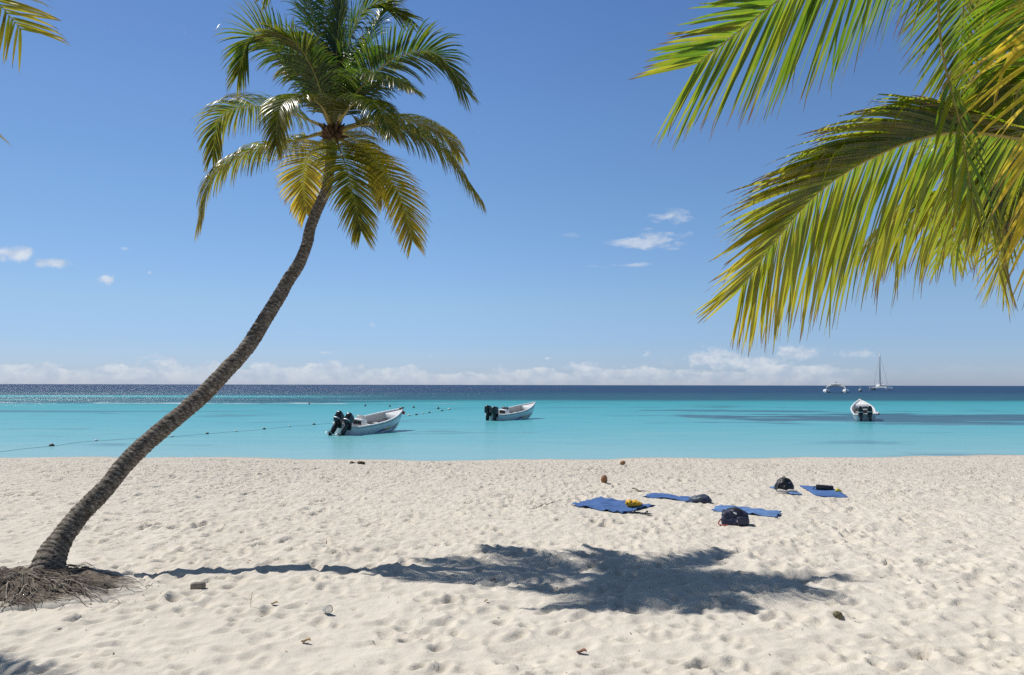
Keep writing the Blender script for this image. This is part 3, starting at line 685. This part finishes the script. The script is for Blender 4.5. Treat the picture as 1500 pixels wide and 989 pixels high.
for (px, py, lb) in ((1146, 724, 'pale shoe lying against the front of the black backpack'), (1161, 724, 'pale shoe lying right of the black backpack on the towel')):
    b = empty('shoe', rest(px, py, .015), random.uniform(-.8, .3)); tag(b, lb, 'shoe', 'pale shoes on the small towel')
    MB().blob((0, 0, .045), (.12, .045, .04), 3, 2.4, .05, fn=lambda q: V((q.x, q.y, q.z*(1-.5*q.x/.12)))).build('upper', M_shoe, b)
    MB().blob((0, 0, .012), (.13, .05, .014), 3, 3).build('sole', M_white, b)
M_husk = simple('coconut_husk', (.30, .15, .07), .85, .35, 14, .004)
for (px, py, r_, lb, tilt) in ((885, 709, .085, 'brown coconut standing upright on bare sand beyond the towels', 0), (912, 682, .08, 'reddish coconut lying among dry twigs near the waterline', 1.2)):
    b = empty('coconut', rest(px, py, r_*.9)); tag(b, lb, 'coconut', 'coconuts on the sand')
    Mx = Matrix.Rotation(tilt, 3, 'Y')
    MB().blob((0, 0, .01), (r_, r_, r_*1.3), 3, 2, .08, 2, 2, M=Mx).build('husk', M_husk, b)
    MB().blob(Mx@V((0, 0, r_*1.28)), (r_*.35, r_*.35, r_*.14), 2, 2, .2, M=Mx).build('stem_cap', M_fibre, b)
M_rock = simple('weathered_wood', (.22, .19, .15), .95, .35, 20, .006)
M_dark = simple('dark_weed', (.09, .065, .045), .95, .4, 20, .006)
b = MB().blob((0, 0, .035), (.085, .05, .04), 3, 5, .10, 2, 4, M=Matrix.Rotation(.3, 3, 'Z')).build('wood_chunk', M_rock); put(b, rest(290, 863, .005)); tag(b, 'grey block of weathered wood on sand right of the leaning trunk', 'driftwood')
b = MB().blob((0, 0, .03), (.10, .06, .05), 3, 2, .35, 2, 1).build('seaweed_clump', M_dark); put(b, rest(516, 679)); tag(b, 'small flat dark weed clump by the waterline, left of a larger one', 'seaweed')
b = MB().blob((0, 0, .05), (.14, .08, .07), 3, 2, .35, 2, 6).build('seaweed_clump', M_dark); put(b, rest(529, 680)); tag(b, 'larger dark weed clump by the waterline, right of a smaller one', 'seaweed')
b = MB().blob((0, 0, .03), (.05, .04, .045), 3, 2, .2, 2, 6).build('stone', simple('olive_stone', (.16, .14, .07), .8, .3, 20)); put(b, rest(1227, 902)); tag(b, 'olive brown husk piece on sand below the tip of the palm shadow', 'husk')
# dry curled leaf
def curled(name, px, py, s, mat, label, cat):
    vs = []; fs = []
    for i in range(9):
        for j in range(7):
            u = i/8-.5; v = j/6-.5; w = math.sqrt(max(0, 1-(2*u)**2))*.5
            vs.append((u*s, v*w*s*1.3, .35*s*abs(v)*1.2*(1-abs(u))+.12*s*math.sin(u*5)+.01))
    for i in range(8):
        for j in range(6): fs.append((i*7+j, i*7+j+1, (i+1)*7+j+1, (i+1)*7+j))
    s *= .8; o = MB().add([tuple(q_*.8 for q_ in p_) for p_ in vs], fs).build(name, mat); md = o.modifiers.new('thickness', 'SOLIDIFY'); md.thickness = .003
    put(o, rest(px, py, .008), random.uniform(-.6, .6)); return tag(o, label, cat)
M_dry = simple('dry_leaf', (.22, .10, .06), .8, .35, 25)
M_dryt = simple('tan_leaf', (.36, .25, .14), .8, .35, 25)
curled('dry_leaf', 852, 961, .12, M_dry, 'curled reddish brown dry leaf on the sand at bottom centre', 'dry leaf')
curled('dry_leaf', 722, 853, .10, M_dry, 'small dark brown dry leaf inside the left of the palm shadow', 'dry leaf')
curled('dry_leaf', 448, 943, .12, M_dryt, 'tan dry leaf on the foreground sand at lower left', 'dry leaf')
curled('dry_leaf', 712, 886, .07, M_dryt, 'tiny tan dry leaf just below the near edge of the shadow', 'dry leaf')
curled('dry_leaf', 364, 822, .09, M_dryt, 'tan dry leaf on the sand just above the trunk shadow', 'dry leaf')
curled('dry_leaf', 402, 889, .10, M_dryt, 'tan dry leaf on the sand just below the trunk shadow', 'dry leaf')
# clear cup
m_cup, t = new_mat('clear_plastic'); t.p.inputs['Base Color'].default_value = (.9, .93, .95, 1); t.p.inputs['Roughness'].default_value = .12; t.p.inputs['Transmission Weight'].default_value = .85; t.p.inputs['IOR'].default_value = 1.2
vs = []; fs = []
for i in range(9):
    r_ = .030+.012*i/8+(.002 if i == 8 else 0)
    for k in range(20): a = k*math.pi/10; vs.append((r_*math.cos(a), r_*math.sin(a), i*.011))
for i in range(8):
    for k in range(20): k2 = (k+1) % 20; fs.append((i*20+k, i*20+k2, (i+1)*20+k2, (i+1)*20+k))
fs.append(tuple(range(20)))
o = MB().add(vs, fs).build('plastic_cup', m_cup); md = o.modifiers.new('thickness', 'SOLIDIFY'); md.thickness = .0015
o.location = rest(476, 898, .035); o.rotation_euler = (1.35, .2, .7); tag(o, 'clear crumpled plastic cup lying on the foreground sand', 'cup')
# sprigs standing in the sand
M_twig = simple('dry_twig', (.20, .14, .085), .9, .3, 20)
for (px, py, h_, lb) in ((367, 893, .16, 'thin dry sprig standing in the sand below the trunk shadow'), (861, 896, .15, 'thin dry sprig at the near edge of the crown shadow'), (886, 888, .12, 'shorter sprig just right of another one by the crown shadow')):
    b = MB(); b.tube([(0, 0, -.03), (.004, 0, h_*.5), (.018, 0, h_)], [.003, .0025, .0012], 5); b.tube([(.004, 0, h_*.4), (-.02, .01, h_*.6)], [.002, .001], 4); b.tube([(.006, 0, h_*.55), (.035, -.01, h_*.72)], [.002, .001], 4)
    o = b.build('twig_sprig', M_twig); o.location = rest(px, py); tag(o, lb, 'twig', 'dry sprigs standing in the sand')
def stick(px0, py0, px1, py1, r_, mat, lb):
    a, c_ = rest(px0, py0, .02), rest(px1, py1, .02); o0 = (a+c_)/2
    pts = [a.lerp(c_, k/6)-o0+V((0, .02*math.sin(k), .012*math.sin(k*1.3))) for k in range(7)]
    o = MB().tube(pts, [r_, r_, r_*.9, r_*.8, r_*.7, r_*.6, r_*.3], 6).build('stick', mat); o.location = o0; tag(o, lb, 'stick', 'dry sticks lying on the beach')
stick(1042, 723, 1058, 724, .012, M_dryt, 'thin tan stick on sand behind the pale blue towel')
stick(926, 720, 943, 722, .020, M_rock, 'short dark stick on sand between the coconut and the towels')
stick(213, 866, 225, 859, .006, M_twig, 'short twig on the sand right of the root mound')
stick(790, 741, 812, 738, .018, M_rock, 'grey stick on sand left of the crumpled blue towel')
# countless scraps of dry leaf and grit
b = MB()
for i in range(900):
    if i < 260: px, py = random.gauss(855, 45), random.gauss(686, 5)
    elif i < 380: px, py = random.gauss(815, 30), random.gauss(740, 6)
    elif i < 440: px, py = random.gauss(200, 40), random.gauss(868, 12)
    else: px, py = random.uniform(-20, 1520), 678+310*random.random()**1.6
    if py < 677: continue
    p = G(px, py); s_ = random.uniform(.004, .014)*(1+.01*p.y)*(1 if i > 380 else 1.2); a = random.uniform(0, 3.14); e = random.uniform(1.3, 4)
    dx = V((math.cos(a), math.sin(a), 0))*s_*e*.5; dy = V((-math.sin(a), math.cos(a), 0))*s_*.5; p.z += .006
    up = V((0, 0, s_*.4))
    b.add([p-dx, p-dy+up, p+dx, p+dy+up*.6, p+up*1.4], [(0, 1, 4), (1, 2, 4), (2, 3, 4), (3, 0, 4), (0, 3, 2, 1)])
o = b.build('beach_debris', simple('leaf_scraps', (.15, .11, .075), .95, .5, 3), None, False); tag(o, 'tiny dark scraps of dry leaf scattered over the sand', 'debris', kind='stuff')

# ------------------------------------------------------------------ skiffs
M_hull = simple('white_gelcoat', (.80, .81, .80), .28, .05, 2, dirt=((.45, .43, .38), .35))
M_in = simple('inner_hull_paint', (.60, .58, .54), .55, .10, 3, dirt=((.40, .37, .33), .5))
M_cowl = simple('black_cowling', (.014, .015, .018), .22, .2, 4)
M_mleg = simple('motor_leg_paint', (.018, .019, .022), .35, .2, 6)
M_band = simple('silver_band', (.55, .56, .58), .3, .1, 6, metal=.4)
M_trim = simple('dark_rub_rail', (.03, .035, .05), .5, .2, 6)
M_screen = simple('tinted_screen', (.025, .03, .035), .12, .1, 5)
def hull_pt(u, v, sgn, L=7.0, inn=0.0):
    """u along, v from keel 0 to gunwale 1"""
    bm_ = 1.06*(1-max(0, (u-.38)/.62)**2.7) * (.90+.10*min(1, u/.38))
    bm_ = max(.02, bm_)
    sheer = .62+.10*u+.62*u**2.6; keel = -.28+.50*max(0, (u-.70)/.30)**2.2
    if v < .35: w = v/.35; yy = bm_*.78*w**.8; zz = keel+.20*w
    else: w = (v-.35)/.65; yy = bm_*(.78+.22*w**.8); zz = keel+.20+(sheer-keel-.20)*w
    xx = u*L*.93+.07*L*u**4*(v**.8)
    n = max(0, bm_-inn)/bm_
    return V((xx, sgn*yy*n, zz))
def ring_uv(NU, vs_, sgn, inn, us=None):
    return [[hull_pt(i/NU, v, sgn, inn=inn) for v in vs_] for i in range(NU+1)]
def make_skiff(tilt, label, loc, rz, roll, red=False, marks=True, motor_band=True, bag=False, bowup=R(2)):
    root = empty('motor_skiff', loc, rz); tag(root, label, 'motorboat', 'white open skiffs at anchor')
    root.rotation_euler = (roll, -bowup, rz)
    NU = 36; vs_ = [0, .07, .14, .22, .30, .35, .45, .6, .8, 1.0]
    mb = MB(); A = []
    for sgn in (1, -1):
        for i in range(NU+1):
            for v in vs_: A.append(hull_pt(i/NU, v, sgn))
    nv = len(vs_); fs = []
    for s in range(2):
        o = s*(NU+1)*nv
        for i in range(NU):
            for j in range(nv-1): fs.append((o+i*nv+j, o+i*nv+j+1, o+(i+1)*nv+j+1, o+(i+1)*nv+j))
    o2 = (NU+1)*nv
    for j in range(nv-1): fs.append((j, j+1, o2+j+1, o2+j)); fs.append((NU*nv+j, NU*nv+j+1, o2+NU*nv+j+1, o2+NU*nv+j))   # transom, stem
    mb.add(A, fs).build('hull', M_hull, root)
    # inner shell: floor, sides, foredeck
    mi = MB(); B = []; iv = [.42, .6, .8, .985]
    for sgn in (1, -1):
        for i in range(NU+1):
            u = .015+.955*i/NU
            for k, v in enumerate(iv):
                p = hull_pt(u, v, sgn, inn=.07); 
                if k == 0: p.z = .10 + .25*max(0, u-.7)**1.2
                B.append(p)
    m4 = len(iv); fs = []; o2 = (NU+1)*m4
    for s in range(2):
        for i in range(NU):
            for j in range(m4-1): fs.append((s*o2+i*m4+j, s*o2+i*m4+j+1, s*o2+(i+1)*m4+j+1, s*o2+(i+1)*m4+j))
    for i in range(NU): fs.append((i*m4, (i+1)*m4, o2+(i+1)*m4, o2+i*m4))
    for j in range(m4-1): fs.append((j, j+1, o2+j+1, o2+j)); fs.append((NU*m4+j, NU*m4+j+1, o2+NU*m4+j+1, o2+NU*m4+j))
    mi.add(B, fs).build('interior', M_in, root)
    # gunwale: a flat wide rail round the edge
    g = MB(); ringp = [hull_pt(i/NU, 1, 1) for i in range(NU+1)] + [hull_pt(i/NU, 1, -1) for i in range(NU, -1, -1)]
    inn_ = [hull_pt(min(.97, max(.02, i/NU)), 1, 1, inn=.12) for i in range(NU+1)] + [hull_pt(min(.97, max(.02, i/NU)), 1, -1, inn=.12) for i in range(NU, -1, -1)]
    K = len(ringp); vs = []
    for a, c_ in zip(ringp, inn_):
        oo = V((0, math.copysign(.03, a.y), 0)); vs += [a+oo+V((0, 0, -.035)), a+oo+V((0, 0, .03)), c_+V((0, 0, .03)), c_+V((0, 0, -.035))]
    fs = [(4*i+j, 4*i+(j+1) % 4, 4*((i+1) % K)+(j+1) % 4, 4*((i+1) % K)+j) for i in range(K) for j in range(4)]
    g.add(vs, fs).build('gunwale', M_hull, root)
    for sgn in (1, -1):
        MB().tube([hull_pt(i/NU, .93, sgn)+V((0, sgn*.012, 0)) for i in range(0, NU+1)], .016, 6).build('rub_rail', M_trim, root)
    # foredeck
    d = MB(); vs = []; fs = []
    for i in range(9):
        u = .80+.165*i/8; a = hull_pt(u, .96, 1, inn=.08); c_ = hull_pt(u, .96, -1, inn=.08); vs += [a, V((a.x, 0, a.z+.02)), c_]
    for i in range(8): fs += [(3*i, 3*i+1, 3*i+4, 3*i+3), (3*i+1, 3*i+2, 3*i+5, 3*i+4)]
    vs += [vs[0]-V((0, 0, .35)), vs[2]-V((0, 0, .35))]; fs.append((0, 1, 2, len(vs)-1, len(vs)-2))
    d.add(vs, fs).build('foredeck', M_hull, root)
    for x_ in (2.9, 4.1, 5.0): MB().box((x_, 0, .40), (.30, 1.72 if x_ < 4.5 else 1.35, .06), None, .015).box((x_, 0, .22), (.06, 1.5 if x_ < 4.5 else 1.1, .3), None, .01).build('bench', M_in, root)
    # console
    c = empty('steering_console', (1.55, -.1, .10)); c.parent = root
    MB().box((0, 0, .42), (.52, .78, .84), None, .04).build('cabinet', M_hull, c)
    MB().box((-.268, 0, .62), (.012, .62, .26), None, .004).build('instrument_panel', M_screen, c)
    w = MB().tube([(-.36+.02*math.sin(a), .17*math.cos(a)+.1, .62+.17*math.sin(a)) for a in [k*math.pi/8 for k in range(17)]], .014, 5, False).build('steering_wheel', M_trim, c)
    MB().box((.12, 0, .96), (.02, .72, .24), Matrix.Rotation(.35, 3, 'Y'), .004).build('windscreen', M_screen if not red else M_in, c)
    MB().tube([(-.2, -.4, .8), (-.2, -.4, 1.08), (-.2, .4, 1.08), (-.2, .4, .8)], .018, 6).build('grab_rail', M_band, c)
    MB().tube([(-.25, -.36, .8), (-.27, -.36, 1.35)], .010, 5).build('aerial', M_band, c)
    MB().box((.72, -.1, .30), (.45, .8, .40), None, .03).build('seat', M_hull, root)
    # outboards
    for y_ in (-.40, .40):
        m_ = empty('outboard_motor', (-.02, y_, .60)); m_.parent = root; m_.scale = (1.18,)*3
        Rm = Matrix.Rotation(tilt, 3, 'Y'); pv = V((-.10, 0, 0))
        def tr(p): return Rm @ (V(p)-pv) + pv
        MB().box((-.02, 0, -.02), (.12, .30, .34), None, .02).build('clamp_bracket', M_mleg, m_)
        cb = MB().blob((0, 0, 0), (.30, .19, .31), 4, 4.0, 0, fn=lambda q: tr(V((q.x*(1+.12*q.z/.3)-.30, q.y*(1-.14*(q.z/.3)), q.z*(1 - .16*(q.x/.34))+.34)))).build('cowling', M_cowl, m_)
        if motor_band: MB().blob((0, 0, 0), (.308, .198, .04), 3, 6, 0, fn=lambda q: tr(V((q.x-.30, q.y, q.z+.20)))).build('cowling_band', M_band, cb)
        lg = MB(); lg.blob((0, 0, 0), (.17, .10, .42), 3, 3.5, 0, fn=lambda q: tr(V((q.x-.26, q.y, q.z-.22)))); lg.box(tr((-.28, 0, -.62)), (.36, .22, .03), Rm, .01)
        lg.blob((0, 0, 0), (.30, .085, .085), 3, 2.2, 0, fn=lambda q: tr(V((q.x-.28, q.y, q.z-.78)))); lg.box(tr((-.22, 0, -.92)), (.20, .03, .22), Rm, .012)
        lg.build('drive_leg', M_mleg, m_)
        pr = MB()
        for k in range(3):
            a = k*2.094; pr.box(tr((-.58, .10*math.cos(a), -.78+.10*math.sin(a))), (.03, .10, .10), Rm @ Matrix.Rotation(a, 3, 'X') @ Matrix.Rotation(.5, 3, 'Y'), .01)
        pr.build('propeller', M_band, m_)
    # painted marks on both sides
    if marks:
        def mark(u0, u1, v0, v1, mat, slant=0.0):
            for sgn in (-1, 1):
                q = MB(); vs = []; fs = []
                for i in range(9):
                    u = u0+(u1-u0)*i/8; th = math.sin(math.pi*(i+.6)/9.2)**.6
                    for v in ((v0+v1)/2-(v1-v0)/2*th+slant*(i/8-.5), (v0+v1)/2+(v1-v0)/2*th+slant*(i/8-.5)):
                        p = hull_pt(u, v, sgn); vs += [p+V((0, sgn*.008, 0)), p-V((0, sgn*.01, 0))]
                for i in range(8):
                    a = i*4; fs += [(a, a+2, a+6, a+4), (a+1, a+5, a+7, a+3), (a, a+4, a+5, a+1), (a+2, a+3, a+7, a+6)]
                fs += [(0, 1, 3, 2), (32, 34, 35, 33)]
                q.add(vs, fs).build('painted_marking', mat, root)
        mark(.36, .47, .46, .54, PB, .04); mark(.43, .52, .50, .60, PK, .03); mark(.50, .57, .50, .60, PR, .0); mark(.55, .66, .52, .62, PY, .02)
        for k in range(5): mark(.70+k*.030, .718+k*.030, .48+.01*k, .60+.012*k, PK if k % 2 else PR)
        mark(.88, .95, .70, .82, PLB, .02)
    if red:
        MB().blob(hull_pt(.955, .86, -1)+V((.05, -.10, 0)), (.13, .11, .13), 3).build('fender', simple('red_fender', (.65, .03, .03), .4), root)
        MB().box((6.75, 0, 1.36), (.40, .16, .06), Matrix.Rotation(-.15, 3, 'Y'), .015).build('bow_roller', M_trim, root)
    MB().tube([(6.6, -.12, 1.30), (6.6, -.12, 1.42), (6.6, .12, 1.42), (6.6, .12, 1.30)], .018, 6).build('cleat', M_band, root)
    if bag:
        MB().blob((.4, -1.12, .60), (.26, .16, .15), 3, 2.3, .15).build('fender', M_in, root)
    return root
PB = simple('blue_paint', (.05, .12, .42), .4); PK = simple('black_paint', (.03, .03, .04), .4); PR = simple('red_paint', (.50, .09, .06), .4)
PY = simple('yellow_paint', (.62, .46, .05), .4); PLB = simple('light_blue_paint', (.15, .42, .62), .4)
def sea_pt(px, py): return Z(px, py, SEA)
def yaw(a, b): d = b-a; return math.atan2(d.y, d.x)
s0 = sea_pt(503, 637)
make_skiff(.62, 'largest white skiff nearest the beach with two tilted black outboards and red fender', (s0.x, s0.y, SEA+.02), R(65), R(8), red=True)
s0 = sea_pt(722, 616)
make_skiff(0.0, 'white skiff in the middle of the bay with two lowered black outboards', (s0.x, s0.y, SEA+.02), R(55), R(7), motor_band=False)
s0 = sea_pt(1268, 617)
make_skiff(.12, 'white skiff seen from the stern on the right, near dark seagrass', (s0.x, s0.y, SEA+.02), R(70), R(-3), marks=False, bag=True, bowup=R(4.5))

# ------------------------------------------------------------------ catamarans far out
M_cat = simple('catamaran_white', (.86, .86, .85), .3, .04, 1)
M_under = simple('catamaran_underside', (.50, .54, .52), .5, .08, 1)
M_glass = simple('dark_window', (.02, .025, .03), .1, .1, 1)
def cat_hull(L, w, h, yoff, sheer=.5):
    mb = MB(); vs = []; fs = []; NU = 20; prof = [(0, -.5), (.55, -.35), (.9, .1), (1, .55), (.85, 1)]
    for i in range(NU+1):
        u = i/NU; b_ = w/2*min(1, .75+u)*(1-max(0, (u-.45)/.55)**2.2)+.02; hh = h*(1+sheer*u*u)
        for sgn in (1, -1):
            for (a, z_) in prof: vs.append((u*L + .04*L*max(0, z_)*u**3, yoff+sgn*a*b_, hh*z_ if z_ > 0 else z_*(1-u**3)))
    m = len(prof)
    for i in range(NU):
        for s in range(2):
            for j in range(m-1): a = i*2*m+s*m+j; fs.append((a, a+1, a+2*m+1, a+2*m))
        a = i*2*m; fs.append((a+m-1, a+2*m-1, a+4*m-1, a+3*m-1))
    fs.append(tuple([*range(m)]+[*range(2*m-1, m-1, -1)])); e = NU*2*m; fs.append(tuple([e+k for k in range(m)]+[e+k for k in range(2*m-1, m-1, -1)]))
    return mb.add(vs, fs)
def rot(z): return Matrix.Rotation(z, 3, 'Z')
c0 = sea_pt(1224.5, 575.5)
k_ = c0.y/F
r1 = empty('motor_catamaran', (c0.x, c0.y, SEA), R(-90)+math.atan2(-c0.x, c0.y)*1.0); r1.scale = (1, 1, .60); tag(r1, 'white motor catamaran seen head on with a high arched bridge between hulls', 'catamaran')
hw = 13.0*k_*1.0
for s in (1, -1): o = cat_hull(17, 3.0, 2.3, s*hw*1.0, .25).build('hull', M_cat, r1); o.location = (-12, 0, 0)
arch = MB(); vs = []; fs = []; NA = 20
for i in range(NA+1):
    a = math.pi*i/NA; yy = math.cos(a)*hw*1.0; zz = 1.6+3.1*math.sin(a)**.65
    for x_ in (-11, 1.2-1.2*math.sin(a)):
        vs += [(x_, yy, zz), (x_, yy*1.03, zz+1.3+.5*math.sin(a))]
for i in range(NA):
    a = i*4; fs += [(a, a+2, a+6, a+4), (a+1, a+5, a+7, a+3), (a+2, a+3, a+7, a+6), (a, a+4, a+5, a+1)]
arch.add(vs, fs).build('bridge_deck', M_under, r1)
MB().box((-4.5, 0, 6.0), (9, hw*1.25, 1.1), None, .3).build('cabin', M_cat, r1); MB().box((-4.4, 0, 6.15), (9.1, hw*1.15, .45), None, .1).build('window_band', M_glass, r1)
MB().box((-4.5, 0, 6.95), (7, hw*.9, .3), None, .12).build('flybridge_roof', M_cat, r1)
MB().box((-5.5, 0, 7.7), (1.4, 1.0, 1.3), None, .2).tube([(-5.5, 0, 7.7), (-5.5, 0, 9.4)], .12, 6).build('radar_mast', M_under, r1)
c0 = sea_pt(1290, 571.8); k_ = c0.y/F
r2 = empty('sailing_catamaran', (c0.x, c0.y, SEA), R(236)); r2.scale = (1.35, 1.35, 1.15); tag(r2, 'white sailing catamaran with a tall bare mast near the horizon', 'catamaran')
for s in (1, -1): o = cat_hull(15, 2.0, 1.9, s*4.0, .3).build('hull', M_cat, r2); o.location = (-7.5, 0, 0)
MB().box((-1.5, 0, 1.75), (8, 6.4, .5), None, .1).build('bridge_deck', M_under, r2); MB().box((4.6, 0, 1.6), (.4, 7.0, .4), None, .1).build('cross_beam', M_cat, r2)
MB().blob((-2.2, 0, 2.5), (3.2, 2.6, 1.1), 3, 3).build('cabin', M_cat, r2); MB().blob((-2.1, 0, 2.75), (3.1, 2.65, .35), 3, 3).build('window_band', M_glass, r2)
MB().box((-4.8, 0, 4.1), (3.2, 4.0, .18), None, .05).tube([(-3.6, 1.6, 2), (-3.6, 1.6, 4.1)], .07).tube([(-3.6, -1.6, 2), (-3.6, -1.6, 4.1)], .07).build('bimini', M_cat, r2)
mh_ = 52*k_
MB().tube([(.8, 0, 2), (.8-.4, 0, mh_*.6), (.8-1.0, 0, mh_)], [.26, .22, .12], 8).build('mast', simple('mast_alloy', (.32, .33, .36), .4, metal=.3), r2)
MB().tube([(.7, 0, 4.2), (-5.2, 0, 4.6)], .22, 8).build('boom', M_under, r2)
st = simple('steel_wire', (.25, .26, .28), .4)
for p_ in ((-1.5, 3.7, 1.9), (-1.5, -3.7, 1.9), (4.7, 0, 1.9)): MB().tube([(-.0, 0, mh_*.86), p_], .045, 5).build('stay', st, r2)
c0 = sea_pt(1260.5, 574); 
b = MB().blob((0, 0, .9), (1.0, 1.0, 1.0), 3).tube([(0, 0, 1.5), (0, 0, 3.2)], .12).build('mooring_buoy', simple('grey_buoy', (.30, .38, .34), .6)); b.location = (c0.x, c0.y, SEA-.2); tag(b, 'small dark buoy floating between the two distant catamarans', 'buoy')

# ------------------------------------------------------------------ swimming line with floats
M_fd = simple('dark_float', (.06, .035, .035), .5); M_fw = simple('pale_float', (.62, .66, .60), .5); M_rope = simple('rope', (.16, .26, .24), .9)
fl = [(-30, 665, 0, 0), (75.7, 653.5, 'd', .15), (141, 646, 'w', .11), (251.7, 640, 'w', .11), (303.6, 635.8, 'd', .12), (345.5, 632.3, 'w', .11), (387, 629, 'd', .13), (424, 625, 'w', .12), (460, 622.3, 'd', .14), (535, 616, 0, 0), (599, 609.3, 'w', .17), (610, 608, 'd', .17), (619, 606.5, 'w', .15), (629, 605, 'd', .16), (647.5, 602.3, 'd', .17), (658, 600.3, 'w', .25)]
pts = []
names = iter(['first', 'second', 'third', 'fourth', 'fifth', 'sixth', 'seventh', 'eighth', 'ninth', 'tenth', 'eleventh', 'twelfth', 'thirteenth'])
lab = {75.7: 'largest dark float on the line left of the leaning trunk', 141: 'pale float between the large dark one and the leaning trunk', 251.7: 'pale float just right of the leaning trunk, nearest to it', 303.6: 'dark float nearest to the leaning trunk on its right', 345.5: 'pale float midway between two dark floats right of the trunk', 387: 'second dark float on the line right of the leaning trunk', 424: 'pale float just before the last dark one left of the near skiff', 460: 'dark float just left of the near skiff outboards',
       599: 'pale float nearest the bow of the red fendered skiff', 610: 'dark float second from the bow of the near skiff', 619: 'pale float between two dark ones off the near skiff bow', 629: 'third dark pale pair member, dark float off the near skiff bow', 647.5: 'dark float beside the large pale end float', 658: 'large pale end float of the line, nearest the middle skiff'}
lab[629] = 'dark float midway along the short far row of floats'
for (px, py, k, r_) in fl:
    p = sea_pt(px, py); pts.append(p)
    if k:
        r_ *= .78
        o = MB().blob((0, 0, 0), (r_, r_, r_*.8), 3, 2.2).tube([(-r_*1.2, 0, 0), (r_*1.2, 0, 0)], r_*.25, 6).build('line_float', M_fd if k == 'd' else M_fw); o.location = p+V((0, 0, r_*.35)); tag(o, lab[px], 'float', 'floats on the swimming line')
q, _ = catmull(pts, 160)
o = MB().tube([p+V((.10*math.sin(i*.7), 0, .006)) for i, p in enumerate(q)], .009, 5).build('float_line', M_rope); tag(o, 'thin dark rope with floats stretched across the turquoise shallows', 'rope')
for (px, py, lb) in ((453, 592.5, 'far dark float above the outboards of the near skiff'), (535, 595, 'far dark float above the middle of the near skiff'), (571, 595.8, 'far dark float above the bow of the near skiff'), (606, 597.5, 'far dark float right of the one above the bow'), (642, 599, 'far dark float closest to the large pale end float')):
    o = MB().blob((0, 0, 0), (.16, .16, .15), 3).tube([(0, 0, .1), (0, 0, .25)], .03).build('marker_float', M_fd); o.location = sea_pt(px, py)+V((0, 0, .08)); tag(o, lb, 'float', 'far marker floats')

# ------------------------------------------------------------------ render settings
scn.render.engine = 'CYCLES'; cy = scn.cycles
cy.max_bounces = 5; cy.diffuse_bounces = 2; cy.glossy_bounces = 2; cy.transmission_bounces = 5; cy.transparent_max_bounces = 6
cy.sample_clamp_indirect = 6; cy.use_denoising = False; cy.caustics_reflective = False; cy.caustics_refractive = False
